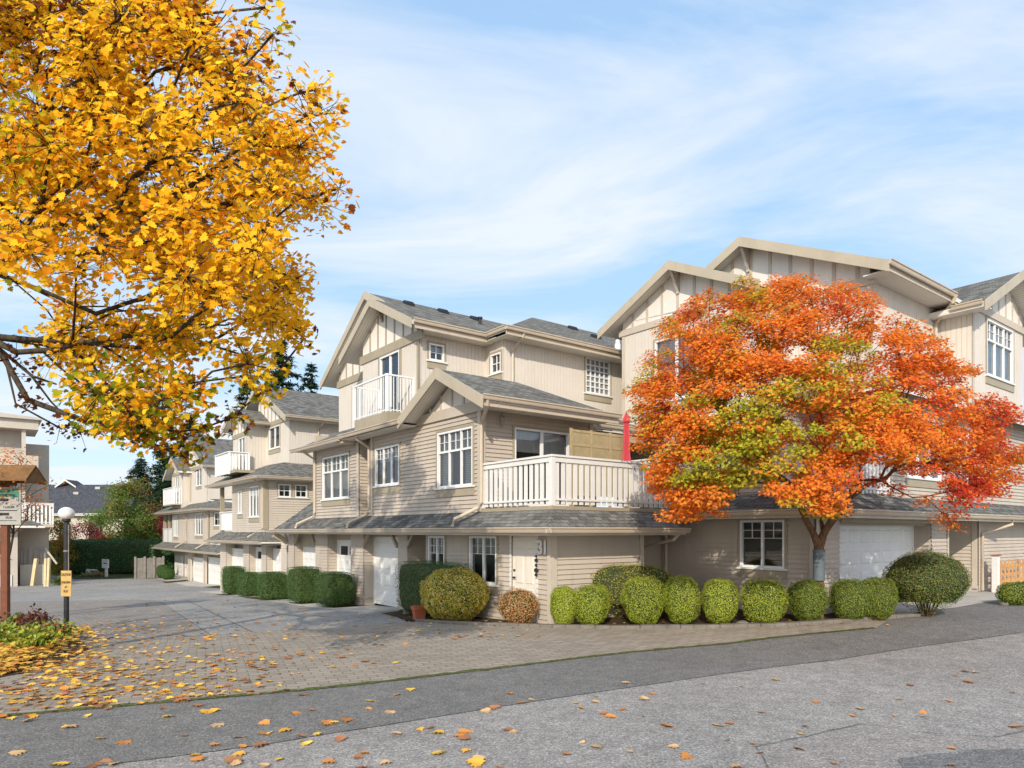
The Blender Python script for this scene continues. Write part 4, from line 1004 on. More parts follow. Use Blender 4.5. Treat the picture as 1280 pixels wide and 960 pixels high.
    for a, b in ((-3.6, -2.8), (1.35, 1.8), (6.0, 6.6)): wall(B, LN(p(0)), q(a), q(b), z(-1.2), z(2.3), mat=M['lap_pale'])
    wall(B, LN(p(.9)), q(6.6), q(16), z(-1.2), z(2.3), mat=M['lap_pale']); wall(B, LN(p(.5)), q(-3.6), q(6.6), z(1.5), z(2.4), mat=M['trim'], core=False)
    door(B, LN(p(.85)), q(9.6), q(11.5), z(-.4), z(1.6), 'white entry door', 'white'); garage(B, LN(p(.8)), q(12.6), q(15.4), z(-.4), z(1.5), 'end garage door')
    wall(B, SD(q(-3.6)), p(0), p(6), z(-1.2), z(2.4), mat=M['lap_pale'])
    return B
row_three()

# ================================================================ grey house on the far left
def left_house():
    qf = 49.4; zb = -1.9
    pc, _ = on_q(22, 660, qf); pr, _ = on_q(61, 660, qf+3.2)
    B = Bld('apartment_house', 'weathered grey apartment house at the left edge with stacked balconies', 'apartment house', pc, qf, zb)
    pl = pc-12
    win = (pc-2.3, pc-.7, .5, 2.2)
    wall(B, SD(qf), pl, pc, zb, 3.2, [win], mat=M['lap_pale']); window(B, SD(qf), *win, kind='pair', back='half')
    wall(B, ('p', pc, 1), qf, qf+3.2, zb, 3.2, mat=M['lap_pale']); wall(B, SD(qf+3.2), pc, pr, zb, 9.0, mat=M['lap_pale'], label='grey wall set back behind the stair')
    wall(B, SD(qf+1.0), pl, pc+.5, 3.2, 10.0, mat=M['lap_pale']); wall(B, ('p', pc+.5, 1), qf+1, qf+3.2, 3.2, 10.0, mat=M['lap_pale']); wall(B, ('p', pr, 1), qf+3.2, qf+12, zb, 9.0, mat=M['lap_pale'])
    p48, zt = on_q(48, 570, qf-.4); _, zbb = on_q(48, 592, qf-.4)
    mb = MB(); mb.box((pl, qf-.4, zbb-.2), (p48, qf+1.2, zbb)); mb.box((pl, qf-.42, zbb), (p48, qf-.28, zt)); mb.box((p48-.14, qf-.28, zbb), (p48, qf+1.1, zt)); B.add(mb, 'balcony', M['lap_pale'])
    _, zr = on_q(46, 519, qf-.4)
    mb = MB(); mb.box((pl, qf-.6, zr-1.1), (p48, qf+4, zr-.4)); mb.box((p48-1.0, qf-.3, zt), (p48-.75, qf-.05, zr-1.1)); mb.prism([(pl, qf-.9, zr-.4), (p48+.2, qf-.9, zr-.4), (p48+.2, qf-.9, zr-.25), (pl, qf-.9, zr+.6)], (0, 5, 0)); B.add(mb, 'roof', M['lap_pale'])
    p68, z1 = on_q(67, 629, qf+.6); _, z2 = on_q(67, 655, qf+.6); p30, _ = on_q(28, 629, qf+.6)
    mb = MB(); mb.box((p30-1.5, qf+.5, z2-.25), (p68, qf+3.2, z2)); B.add(mb, 'deck', M['lap_pale'])
    railing(B, [(p30, qf+.6), (p68-.05, qf+.6), (p68-.05, qf+3.1)], z2, z1-z2, slat=.14, gap=.1, mat='white')
    roof(B, [[(pl, qf-.9, 2.65), (pc+1.6, qf-.9, 2.65), (pc+.6, qf+1, 3.2), (pl, qf+1, 3.2)]], th=.15, label='small porch roof')
    a, zs = on_q(27, 684, qf+1.5); b, _ = on_q(56, 684, qf+1.5); _, zs0 = on_q(27, 706, qf+1.5)
    railing(B, [(a, qf+1.5), (b, qf+1.5)], zs0, zs-zs0, slat=.16, gap=.12, mat='greywood', name='stair_railing')
    mb = MB(); mb.box((a-.1, qf+1.45, zb), (b, qf+2.9, zs0)); mb.beam((b, qf+1.5, zs-.05), (b+.75, qf+1.2, zs-1.3), .1, .12); B.add(mb, 'landing', M['lap_pale'])
    mb = MB(); pbox(mb, SD(qf), pc-1.35, pc-.35, zb+.15, zb+1.0, .03, .1); o = B.add(mb, 'utility_box', M['vinyl'])
    mb = MB(); pts = [(-.18, .12), (0, .17), (.18, .12), (.14, -.05), (0, -.2), (-.14, -.05)]
    mb.prism([PT(SD(qf), pc-.85+x, zb+.55+y, .103) for x, y in pts], (0, -.01, 0)); B.add(mb, 'emblem', M['blue'], o)
    return B
left_house()
def far_house():
    B = Bld('house', 'distant white house with a broad dark grey roof beyond the hedge', 'house', *PQ(-54, 82), -1.7)
    B.root.rotation_euler = (0, 0, 0)
    B.off = (-54, 82, -1.7); B.root.location = B.off
    ye, yr = 80.0, 86.5; ze = 4.3; zr = 8.15
    wl = [(-55.6, -54.4, 1.2, 3.3), (-49.6, -47.9, 1.2, 3.3), (-53.0, -51.6, 1.2, 3.3)]
    wall(B, SD(80.6), -62, -45.5, -1.8, 4.2, wl, mat=M['lap_pale'], exp=.25)
    for w in wl: window(B, SD(80.6), *w, kind='pair', back='dark', apron=False)
    roof(B, [[(-64, ye, ze), (-44.8, ye, ze), (-46.5, yr, zr), (-64, yr, zr)], [(-44.8, ye, ze), (-44.8, 93, ze), (-46.5, yr, zr)], [(-64, yr, zr), (-46.5, yr, zr), (-44.8, 93, ze), (-64, 93, ze)]], th=.2, mat='shingle_dark', label='broad dark shingle roof')
    mb = MB(); gutter(mb, SD(ye), -64, -44.8, ze+.06, 0); B.add(mb, 'gutter', M['white'])
    roof(B, [[(-56.9, 85.6, 7.9), (-55.6, 85.6, 8.75), (-55.6, 88, 8.75), (-56.9, 88, 7.9)], [(-54.3, 85.6, 7.9), (-54.3, 88, 7.9), (-55.6, 88, 8.75), (-55.6, 85.6, 8.75)], ], th=.2, mat='shingle_dark', label='little ridge gable')
    mb = MB()
    for u, v, Y in ((96, 619, 84.4), (123, 612, 85.6)):
        x, y, z = at_depth(u, v, Y); z = ze+(Y-ye)*(zr-ze)/(yr-ye); mb.box((x-.3, Y-.2, z-.1), (x+.3, Y+.2, z+.2))
    B.add(mb, 'roof_vent', M['wallgrey'])
far_house()
# ================================================================ ground, road, lane
def sheet(name, pts, off, mat, pq=False, th=0.0):
    """flat-lying sheet over the terrain; cut along the terrain's creases so it stays a constant height above it"""
    bm = bmesh.new()
    V = [bm.verts.new((*(W(*p)[:2] if pq else p), 0)) for p in pts]
    bm.faces.new(V)
    for axis, vals in ((DL, (.5, 42.5)), (DR, (1, 6))):
        for val in vals:
            co = (O[0]+axis[0]*val, O[1]+axis[1]*val, 0)
            bmesh.ops.bisect_plane(bm, geom=bm.verts[:]+bm.edges[:]+bm.faces[:], plane_co=co, plane_no=(axis[0], axis[1], 0))
    bmesh.ops.triangulate(bm, faces=bm.faces[:])
    for v in bm.verts: v.co.z = gz(v.co.x, v.co.y)+off
    bm.normal_update()
    for f in bm.faces:
        if f.normal.z < 0: f.normal_flip()
    if th:
        r = bmesh.ops.extrude_face_region(bm, geom=bm.faces[:])
        for e in r['geom']:
            if isinstance(e, bmesh.types.BMVert): e.co.z += th
        bm.normal_update()
    me = bpy.data.meshes.new(name); bm.to_mesh(me); bm.free(); me.materials.append(mat)
    o = bpy.data.objects.new(name, me); COL.objects.link(o); o['kind'] = 'structure'; return o
def smooth_path(pts, n=6):
    P = [Vector((*p, 0)) for p in pts]; out = []
    for i in range(len(P)-1):
        a, b, c, d = P[max(i-1, 0)], P[i], P[i+1], P[min(i+2, len(P)-1)]
        for k in range(n):
            t = k/n
            q = .5*((2*b)+(c-a)*t+(2*a-5*b+4*c-d)*t*t+(3*b-a-3*c+d)*t**3); out.append((q.x, q.y))
    out.append((P[-1].x, P[-1].y)); return out
def offset_path(path, d):
    out = []
    for i, (x, y) in enumerate(path):
        a = path[max(i-1, 0)]; b = path[min(i+1, len(path)-1)]
        tx, ty = b[0]-a[0], b[1]-a[1]; L = math.hypot(tx, ty) or 1
        out.append((x-ty/L*d, y+tx/L*d))
    return out
def jag(path, amp, seed, n=4):
    rr = random.Random(seed); out = []
    for (x0, y0), (x1, y1) in zip(path, path[1:]):
        for k in range(n): out.append((x0+(x1-x0)*k/n+rr.uniform(-amp, amp), y0+(y1-y0)*k/n+rr.uniform(-amp, amp)))
    out.append(path[-1]); return out

sheet('ground', [(-400, -150), (400, -150), (400, 500), (-400, 500)], -.02, M['turf'])
seam = [(-60, -17.5), (-14, 2.0), (-4.03, 6.41), (-1.89, 7.57), (0, 8.76), (2.2, 10.05), (4.64, 11.4), (7.3, 12.55), (10.08, 13.54), (16, 16.2), (28, 24), (60, 50)]
mossl = [(-60, -14.0), (-20, 2.1), (-6.07, 8.16), (-4.09, 9.01), (-2.44, 9.75), (0, 11.2), (2.19, 12.53), (4.97, 13.78), (7.67, 14.5)]
kerb = [(9.4, 15.8), (7.91, 15.46), (6.36, 15.18), (4.62, 15.26), (2.9, 15.55), (.92, 15.77), (-.5, 16.25), (-1.57, 16.89), (-2.5, 17.75)]
kerbs = smooth_path(kerb)
lane_edge = [(-2.7, 17.75), (-6.62, 15.97), (-10, 14.45), (-14, 12.7)]
seam_s = smooth_path(seam, 5); moss_s = smooth_path(mossl, 5)
sheet('road', [(-60, -90), (90, -90), (90, 50)]+seam_s[::-1], -.004, M['road'])
sheet('road_strip', jag(seam_s, .012, 3, 3)+[(60, 54), (28, 31.5), (16.2, 21.78), (11.66, 18.23), (9.6, 16.2), (8.5, 15.5)]+moss_s[::-1], 0.0, M['strip'])
sheet('brick_paving', moss_s+[(8.5, 15.5)]+kerbs+lane_edge+[(-60, -8)], .004, M['brick'])
moss_o = offset_path(moss_s, .12)
sheet('moss_joint', jag(moss_s, .012, 5, 3)+jag(moss_o[::-1], .035, 6, 4), .009, M['moss'])
lane = [PQ(*lane_edge[0]), (-1.0, 6.2), (-.1, 7.2), (.36, 7.6), (.36, 17.2), (1.2, 19), (1.2, 45), (3.4, 56), (4.5, 68), (-6, 70), (-16, 50), (-30, 46), (-30, 8.3), (-9.5, 7.2), PQ(*lane_edge[2]), PQ(*lane_edge[1])]
sheet('lane', lane, .004, M['lane'], True)
sheet('brick_paving', [(-6.55, 4.4), (-4.3, 23), (-9, 29), (-24, 24), (-24, 9), (-9.6, 8.4), (-8.4, 4.6)], .009, M['brick2'], True)
for a, b in (((-6.5, 4.4), (-4.25, 23)), ((-5.6, 4.3), (-3.3, 22))):
    sheet('paving_joint', [a, b, (b[0]+.035, b[1]), (a[0]+.035, a[1])], .014, M['wet'], True)
sheet('driveway', [(-1.35, 7.3), (.36, 7.3), (.36, 17.4), (-1.2, 17.4), (-1.5, 12)], .010, M['concrete'], True)
sheet('driveway', [(-.7, 20.4), (.8, 20.4), (.8, 30), (-.9, 30)], .010, M['concrete'], True)
sheet('driveway', [(1.2, 37.5), (2.9, 37.5), (3.2, 57), (1.0, 57)], .010, M['concrete'], True)
sheet('driveway', [(5.3, -3.75), (12.6, -3.75), (12.7, -1.7), (15.2, -1.7), (15.2, -3.8), (21, -3.8), (21, -5.0), (9.4, -5.15), (6.9, -5.0)], .006, M['concrete'], True)
bed_in = [PQ(*p) for p in kerbs]
sheet('planting_bed', bed_in+[(-1.1, 6.6), (0.3, 7.0), (.8, 5.8), (1, .5), (5.2, .5), (5.2, -3.6), (6.2, -3.7), (6.6, -4.6)], .012, M['soil'], True)
sheet('planting_bed', [(-9.6, 1.6), (-8.95, 3.6), (-8.9, 5.6), (-9.2, 7.4), (-13.5, 11.5), (-16, 9), (-14, 1.5), (-10.5, .6)], .014, M['soil'], True)
sheet('planting_bed', [(-4.6, 55.6), (1.8, 52.5), (4.2, 60), (-4.6, 66)], .012, M['turf'], True)
for h in ((-1.1, 10.05, .5, 11.15), (-1.1, 13.2, .5, 14.5), (-1.1, 17.0, .4, 20.6), (-1.1, 24.1, .6, 25.3), (.6, 46.5, 2.4, 48.2)):
    sheet('planting_bed', [(h[0], h[1]), (h[2], h[1]), (h[2], h[3]), (h[0], h[3])], .014, M['soil'], True)
# raised kerb round the bed: short cast lengths with open joints
kb = MB(); ko = offset_path(kerbs, -.19)
for i in range(0, len(kerbs)-1):
    a0, a1, b0, b1 = Vector((*kerbs[i], 0)), Vector((*kerbs[i+1], 0)), Vector((*ko[i], 0)), Vector((*ko[i+1], 0))
    g = .006 if i % 3 == 0 else 0
    d = (a1-a0).normalized()*g
    pts = [a0+d, a1, b1, b0+d]
    for p in pts: p.z = gz(p.x, p.y)-.1
    kb.prism(pts, (0, 0, .17+.004*(i//3 % 2)))
o = kb.build('kerb', M['kerbstone']); o['kind'] = 'structure'
bv = o.modifiers.new('bevel', 'BEVEL'); bv.width = .015; bv.segments = 2
# old patch in the asphalt at the lower right
P1 = [at(u, v)[:2] for u, v in ((945, 934), (1012, 920), (1078, 905), (1160, 916), (1245, 922), (1290, 912), (1420, 890), (1500, 1100), (1060, 1100))]
sheet('road_patch', jag(P1, .012, 21, 4), 0.0, M['patch'])
def crack(path, w, seed):
    a = jag(path, .01, seed, 5); b = offset_path(a, w); rr = random.Random(seed)
    sheet('road_crack', a+[(x+rr.uniform(-.006, .006), y+rr.uniform(-.006, .006)) for x, y in b[::-1]], .004, M['wet'])
crack(P1[0:3], .026, 31); crack(P1[2:5], .008, 32); crack(P1[4:7], .028, 33); crack([P1[0], at(960, 960)[:2]], .008, 34)
Pw = [at(u, v)[:2] for u, v in ((1122, 950), (1160, 943), (1210, 938), (1300, 936), (1420, 1000), (1400, 1090), (1220, 1030), (1150, 990))]
sheet('road_patch', jag(Pw, .02, 41, 5), .0045, M['wet'])
for off_, s in ((-.0, 51),):
    crack([(x, y) for x, y in seam_s if -6 < x < 14], .014, 52)

# ================================================================ foliage
def colour_attr(me, cols):                    # one pigment per vertex
    at_ = me.attributes.new('leaf_col', 'FLOAT_COLOR', 'POINT')
    at_.data.foreach_set('color', np.concatenate([cols, np.ones((len(cols), 1))], 1).astype(np.float32).ravel())
def leaves(name, pos, normal, size, cols, template, faces, mat, parent=None, extra=None, kind=None):
    """one mesh holding every leaf of one crown; template (k,3) lies in xy with its stalk at the origin"""
    n = len(pos); k = len(template); T = np.asarray(template, np.float64)
    nz = normal/np.linalg.norm(normal, axis=1, keepdims=True)
    ref = RNG.normal(size=(n, 3)); x = np.cross(ref, nz); x /= np.linalg.norm(x, axis=1, keepdims=True); y = np.cross(nz, x)
    V = pos[:, None, :]+size[:, None, None]*(T[None, :, 0:1]*x[:, None, :]+T[None, :, 1:2]*y[:, None, :]+T[None, :, 2:3]*nz[:, None, :])
    V = V.reshape(-1, 3); C = np.repeat(cols, k, 0)
    me = bpy.data.meshes.new(name)
    lens = np.array([len(f) for f in faces]); loops = np.concatenate([np.array(f) for f in faces])
    L = (loops[None, :]+(np.arange(n)*k)[:, None]).ravel(); tot = np.tile(lens, n); st = np.concatenate([[0], np.cumsum(tot)[:-1]])
    me.vertices.add(len(V)); me.vertices.foreach_set('co', V.astype(np.float32).ravel())
    me.loops.add(len(L)); me.loops.foreach_set('vertex_index', L.astype(np.int32))
    me.polygons.add(len(tot)); me.polygons.foreach_set('loop_start', st.astype(np.int32)); me.polygons.foreach_set('loop_total', tot.astype(np.int32))
    me.update(calc_edges=True); colour_attr(me, C); me.materials.append(mat)
    o = bpy.data.objects.new(name, me); COL.objects.link(o)
    if parent: o.parent = parent
    if kind: o['kind'] = kind
    return o
# leaf outlines
def maple_template():
    half = [(0, 0, 0), (.10, .04, .01), (.30, -.04, .03), (.27, .10, .03), (.52, .20, -.02), (.37, .28, .04), (.46, .46, -.03), (.22, .50, .04), (.30, .72, -.03), (.13, .76, .0), (0, 1.0, -.14)]
    L = [(-x, y, z) for x, y, z in half[1:-1]]
    V = half+L; n = len(half)
    fr = list(range(n)); fl = [0]+[n-1]+[n+i for i in range(len(L)-1, -1, -1)]
    return V, [fr, fl]
MAPLE = maple_template()
SMALL5 = ([(0, 0, 0), (.34, .12, .04), (.18, .32, .03), (.42, .62, .03), (.14, .62, .02), (0, 1, -.03), (-.14, .62, .02), (-.42, .62, .03), (-.18, .32, .03), (-.34, .12, .04)], [[0, 1, 2, 3, 4, 5], [0, 5, 6, 7, 8, 9]])
OVAL = ([(0, 0, 0), (.26, .4, .06), (0, 1, 0), (-.26, .4, .06)], [[0, 1, 2], [0, 2, 3]])

def grow(root, targets, step=.5, droop=.0, wob=.06, pref=.35):
    """branch skeleton: every target is joined to the nearest wood already grown. nodes: (pos, parent)"""
    nodes = [Vector(root[0])]; par = [-1]; dist = [0.0]
    for p in root[1:]:
        par.append(len(nodes)-1); dist.append(dist[-1]+(Vector(p)-nodes[-1]).length); nodes.append(Vector(p))
    dirs = [(0, 0, 1)]*len(nodes)
    tips = []
    base = nodes[-1]; arr = [tuple(n) for n in nodes]
    order = sorted(range(len(targets)), key=lambda i: (Vector(targets[i])-base).length)
    rr = random.Random(5)
    start = max(0, len(nodes)-3)
    for i in order:
        t = Vector(targets[i]); N = np.array(arr[start:]); d = np.linalg.norm(N-np.array(t), axis=1)+pref*np.array(dist[start:])
        # wood should come from below or beside, not from above
        d += .5*np.maximum(0, N[:, 2]-t.z)
        vec = np.array(t)-N; cs = (vec*np.array(dirs[start:])).sum(1)/(np.linalg.norm(vec, axis=1)+1e-6)
        d *= 1+.35*(1-cs)+.9*np.maximum(0, -cs)
        j = int(np.argmin(d))+start
        p = nodes[j]; L = (t-p).length; m = max(1, int(L/step)); last = j
        for k in range(1, m+1):
            f = k/m; q = p.lerp(t, f)
            q.z += math.sin(f*math.pi)*L*.10-droop*f*f*L*.1
            if k < m: q += Vector((rr.gauss(0, wob), rr.gauss(0, wob), rr.gauss(0, wob)))*min(1, L)
            par.append(last); dist.append(dist[last]+(q-nodes[last]).length); dirs.append(tuple((q-nodes[last]).normalized())); nodes.append(q); arr.append(tuple(q)); last = len(nodes)-1
        tips.append((i, last))
    return nodes, par, tips
def limbs(name, nodes, par, mat, parent, tip_r=.012, power=.5, base_r=.2, sides=7, max_r=None):
    n = len(nodes); cnt = [0]*n; has = [False]*n
    for i in range(n-1, 0, -1): has[par[i]] = True
    for i in range(n):
        if not has[i]: cnt[i] = 1
    for i in range(n-1, 0, -1): cnt[par[i]] += cnt[i]
    k = base_r/(cnt[0]**power)
    rad = [max(tip_r, k*c**power) for c in cnt]
    mb = MB()
    for i in range(1, n):
        j = par[i]; s = sides if rad[i] > .05 else (5 if rad[i] > .02 else 3)
        a, b = nodes[j], nodes[i]
        if (b-a).length < 1e-4: continue
        mb.tube([a, b+(b-a)*.02], min(rad[j], rad[i]*1.5), s, 0, False, rad[i])
    o = mb.build(name, mat, parent, smooth=True)
    return o
def inside(poly, x, y):
    c = False
    for (x0, y0), (x1, y1) in zip(poly, poly[1:]+poly[:1]):
        if (y0 > y) != (y1 > y) and x < (x1-x0)*(y-y0)/(y1-y0)+x0: c = not c
    return c
def twigs(mb, c, pts, rr, r=.005):
    for p in pts: mb.tube([c, p], r, 3, 0, False, r*.6)
def lin(*c): return np.array([s2l(v) for v in c])

# ---------------------------------------------------------------- the yellow maple overhead at the left
def yellow_maple():
    rr = random.Random(12)
    bx, by = -9.3, 9.6; bz = gz(bx, by)
    T = empty('maple_tree', (bx, by, bz), 'golden yellow maple reaching in over the lane from the left', 'tree')
    sil = [(-60, -90), (225, -90), (232, 10), (262, 60), (300, 50), (318, 80), (310, 104), (352, 122), (385, 135), (394, 170), (398, 205), (415, 236), (398, 255), (388, 286), (350, 283), (336, 315), (366, 360), (372, 400), (346, 425), (340, 468), (298, 490), (286, 520), (258, 512), (228, 556), (205, 552), (165, 532), (125, 512), (105, 500), (116, 478), (72, 446), (62, 425), (92, 398), (66, 368), (20, 380), (-60, 400)]
    hollow = [(0, 325), (150, 318), (210, 345), (240, 390), (170, 410), (110, 395), (20, 400), (-60, 400), (-60, 330)]
    cl = []
    tries = 0
    while len(cl) < 222 and tries < 9000:
        tries += 1
        u, v = rr.uniform(-60, 430), rr.uniform(-90, 560)
        if not inside(sil, u, v): continue
        if inside(hollow, u, v) and rr.random() > .08: continue
        Y = 6.6+4.4*rr.random()**1.1+(.6 if v > 400 else 0)
        p = Vector(at_depth(u, v, Y))
        if any((p-q).length < .34 for q in cl): continue
        cl.append(p)
    n_body = len(cl)
    for u, v, Y in ((424, 236, 7.6), (408, 142, 7.8), (398, 112, 8), (330, 10, 7.6), (342, 42, 7.7), (376, 116, 7.9), (372, 348, 8.4), (374, 414, 8.6), (380, 424, 8.8), (330, 488, 9), (290, 522, 9.2), (245, 556, 9.4), (232, 572, 9.4), (205, 560, 9.3),
                    (90, 430, 8.8), (112, 452, 9), (100, 524, 9.2), (122, 518, 9.2), (142, 534, 9.3), (160, 545, 9.3), (80, 436, 8.9), (182, 548, 9.4), (140, 490, 9), (170, 505, 9), (255, 535, 9.2), (225, 540, 9.1), (310, 470, 8.8)):
        cl.append(Vector(at_depth(u, v, Y)))
    n_in = len(cl)
    for k in range(88):                       # the rest of the crown, outside the frame
        a = rr.uniform(0, 2*math.pi); r = 4.6*math.sqrt(rr.random()); h = rr.uniform(4.2, 11.5)
        p = Vector((bx+r*math.cos(a)*1.0-.8, by+r*math.sin(a)*.9, h))
        if p.x/p.y*FPX+CX > -20 and HZ-(p.z-CAMH)/p.y*FPX > -100: continue
        if p.y < 4.5: continue
        cl.append(p)
    for v_extra in ((40, 470, 9.5), (75, 535, 9.8), (100, 540, 9.6), (20, 440, 9), (35, 500, 9.2)): cl.append(Vector(at_depth(*v_extra)))
    extra0 = len(cl)-5
    root = [(bx, by, bz-.2), (bx+.05, by, bz+1.2), (bx+.15, by+.05, bz+2.4), (bx+.3, by, 3.4), (bx+.35, by+.1, 4.6), (bx+.3, by+.1, 6.0), (bx+.45, by, 7.4), (bx+.4, by+.1, 8.6)]
    guide = [Vector(at_depth(*g)) for g in ((-90, 470, 9.6), (-20, 420, 9.4), (50, 362, 9.1), (110, 318, 8.8), (180, 268, 8.4), (250, 225, 8.1), (-30, 455, 9.7), (45, 425, 9.4), (120, 392, 9.1), (200, 372, 8.8), (270, 345, 8.6),
                                              (-60, 380, 9.3), (0, 335, 9.0), (60, 300, 8.6), (-70, 300, 9.2), (10, 210, 8.7), (70, 140, 8.3), (140, 70, 8.1), (130, 200, 8.0), (20, 505, 9.5), (70, 480, 9.4))]
    nodes, par, tips = grow(root, guide+cl, .45, wob=.06, pref=.34)
    off = Vector((bx, by, bz))
    limbs('trunk', [n-off for n in nodes], par, M['bark'], T, .010, .46, .165)
    P, N, S, C = [], [], [], []; tw = MB()
    gold, amber, orange, green, brown, lime = lin(252, 208, 50), lin(246, 184, 34), lin(230, 146, 30), lin(112, 128, 22), lin(120, 66, 32), lin(176, 170, 30)
    for i, c in enumerate(cl):
        u = c.x/c.y*FPX+CX; v = HZ-(c.z-CAMH)/c.y*FPX
        base = noise.noise(c*.55); g = noise.noise(c*.8+Vector((9, 3, 1)))
        dark = i >= extra0
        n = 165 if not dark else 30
        sprig = n_body <= i < n_in
        if sprig: n = 40
        if i >= n_in and not dark: n = 40
        rad = rr.uniform(.34, .56) if not (dark or sprig) else .25
        low = max(0, min(1, (4.4-c.z)/1.2))     # the lowest boughs are still green
        cc = []
        for k in range(n):
            d = Vector((rr.gauss(0, 1), rr.gauss(0, 1), rr.gauss(0, .75))); d.normalize(); d *= rad*rr.random()**.45
            p = c+d; cc.append(p); P.append(tuple(p-off))
            nn = Vector((rr.gauss(0, .42), rr.gauss(0, .42)-.62, rr.gauss(.55, .34))); nn.normalize(); N.append(tuple(nn))
            S.append(rr.uniform(.05, .108)*(0.75 if dark else 1))
            t = rr.random()+base*.7
            col = gold if t < .45 else amber if t < .95 else orange
            if g > .28 and rr.random() < .3: col = lime
            if rr.random() < low*.62: col = green if rr.random() < .6 else lime
            if (c.z > 7.2 or sprig) and rr.random() < .2: col = brown
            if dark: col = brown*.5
            C.append(col*rr.uniform(.85, 1.1))
        twigs(tw, c-off, [p-off for p in cc[::6]], rr)
    tw.build('twigs', M['bark'], T)
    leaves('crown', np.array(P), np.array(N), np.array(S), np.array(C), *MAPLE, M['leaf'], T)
yellow_maple()

# ---------------------------------------------------------------- the red and orange maple in front of the right-hand house
def red_maple():
    rr = random.Random(4)
    bx, by = 6.97, 15.62; bz = gz(bx, by); off = Vector((bx, by, bz))
    T = empty('maple_tree', tuple(off), 'round crowned maple in flaming orange, red and green behind clipped bushes', 'tree')
    sil = [(838, 398), (872, 372), (905, 354), (955, 347), (1005, 352), (1062, 358), (1100, 380), (1128, 402), (1176, 425), (1200, 446), (1218, 462), (1212, 486), (1246, 500), (1282, 532), (1290, 560), (1262, 590), (1255, 612), (1228, 632), (1212, 628), (1196, 605), (1150, 588), (1100, 560), (1066, 585), (1052, 612), (1046, 628), (1026, 636), (1000, 628), (960, 612), (948, 596), (900, 620), (888, 640), (862, 648), (842, 638), (822, 612), (820, 588), (815, 560), (800, 535), (793, 500), (803, 462), (822, 432)]
    cl = []; tries = 0
    while len(cl) < 600 and tries < 22000:
        tries += 1
        u, v = rr.uniform(785, 1290), rr.uniform(340, 680)
        if not inside(sil, u, v): continue
        ru = (u-1015)/255; rv = (v-560)/215; r2 = ru*ru+rv*rv
        front = 15.0-3.0*math.sqrt(max(0.02, 1-min(1, r2)))
        back = 16.2
        Y = front+(back-front)*rr.random()**1.7
        if u > 1085 and rr.random() < .42: continue
        if inside([(915, 515), (1000, 470), (1085, 515), (1090, 610), (1045, 640), (985, 630), (930, 590)], u, v) and rr.random() < (.55 if Y > 13.6 else .35): continue
        p = Vector(at_depth(u, v, Y))
        pp, qq = PQ(p.x, p.y)
        if pp > 4.2 and qq > -4.1 and p.z < 3.6: continue
        if pp > 8.0 and qq > -4.7: continue
        if pp > 7.0 and qq > -4.0: continue
        if qq > -.7 and pp < 4.6: continue
        if any((p-q).length < .215 for q in cl): continue
        cl.append(p)
    sparse = [(1140, 585, 13.9), (1158, 625, 13.6), (1195, 640, 13.8), (1120, 612, 14.2), (1100, 600, 14.3), (1226, 560, 14.2), (1190, 655, 13.9), (1178, 642, 13.9), (925, 590, 14.2), (905, 592, 13.8), (1050, 640, 14.9), (1075, 600, 14.8)]
    for s in sparse: cl.append(Vector(at_depth(*s)))
    # forked bole
    root = [(bx, by, bz-.1), (bx+.0, by, bz+.9), (bx, by, bz+1.5), (bx, by, bz+1.7)]
    forks = [Vector((bx-.34, by-.15, 2.42)), Vector((bx+.30, by-.12, 2.46)), Vector((bx-.75, by-.4, 3.2)), Vector((bx+.75, by-.35, 3.25)), Vector((bx-.1, by-.5, 3.1)), Vector((bx+.1, by+.2, 3.4))]
    nodes, par, tips = grow(root, forks+cl, .3, wob=.05, pref=.28)
    limbs('trunk', [n-off for n in nodes], par, M['redbark'], T, .007, .47, .108, 9)
    P, N, S, C = [], [], [], []; tw = MB()
    red, crim, orange, oran2, amber, green, lime = lin(234, 98, 62), lin(206, 58, 54), lin(243, 134, 56), lin(248, 160, 60), lin(238, 182, 64), lin(150, 158, 48), lin(200, 194, 62)
    for i, c in enumerate(cl):
        sp = i >= len(cl)-len(sparse)
        rad = rr.uniform(.20, .48) if not sp else .3; hue = rr.gauss(0, .2)
        n = int(190*(rad/.34)**1.5) if not sp else 80
        x = (c.x-bx)/4.3; h = (c.z-2.2)/5.6
        g = .62*noise.noise(c*1.15+Vector((3, 8, 2)))+.62*math.exp(-((x+.55)/.34)**2-((h-.34)/.20)**2)+.32*math.exp(-((x+.12)/.22)**2-((h-.58)/.12)**2)-.35*max(0, x-.1)-.2*max(0, h-.65)
        r_ = noise.noise(c*.9+Vector((1, 2, 7)))+.7*max(0, x-.2)+(.5 if (h < .25 and abs(x) < .25) else 0)
        cc = []
        for k in range(n):
            d = Vector((rr.gauss(0, 1), rr.gauss(0, 1), rr.gauss(0, 1))); d.normalize(); d *= rad*rr.random()**.42; d.z *= .5; d.z -= .35*(d.x*d.x+d.y*d.y)/max(rad, .1)
            p = c+d; cc.append(p); P.append(tuple(p-off))
            out = Vector((c.x-bx, c.y-by, max(.3, c.z-3.0)))*.16
            nn = out+Vector((rr.gauss(0, .55), rr.gauss(0, .55)-.1, rr.gauss(.75, .45))); nn.normalize(); N.append(tuple(nn))
            S.append(rr.uniform(.05, .088))
            t = rr.gauss(0, .13)+hue
            if g+t > .52: col = green if rr.random() < .5 else lime
            elif g+t > .30: col = lime if rr.random() < .4 else amber
            elif r_+t > .52: col = red if rr.random() < .6 else crim
            elif r_+t > .2: col = red if rr.random() < .4 else orange
            else: col = oran2 if rr.random() < .5 else orange
            C.append(col*rr.uniform(.82, 1.1))
        twigs(tw, c-off, [p-off for p in cc[::12]], rr, .0035)
    tw.build('twigs', M['redbark'], T)
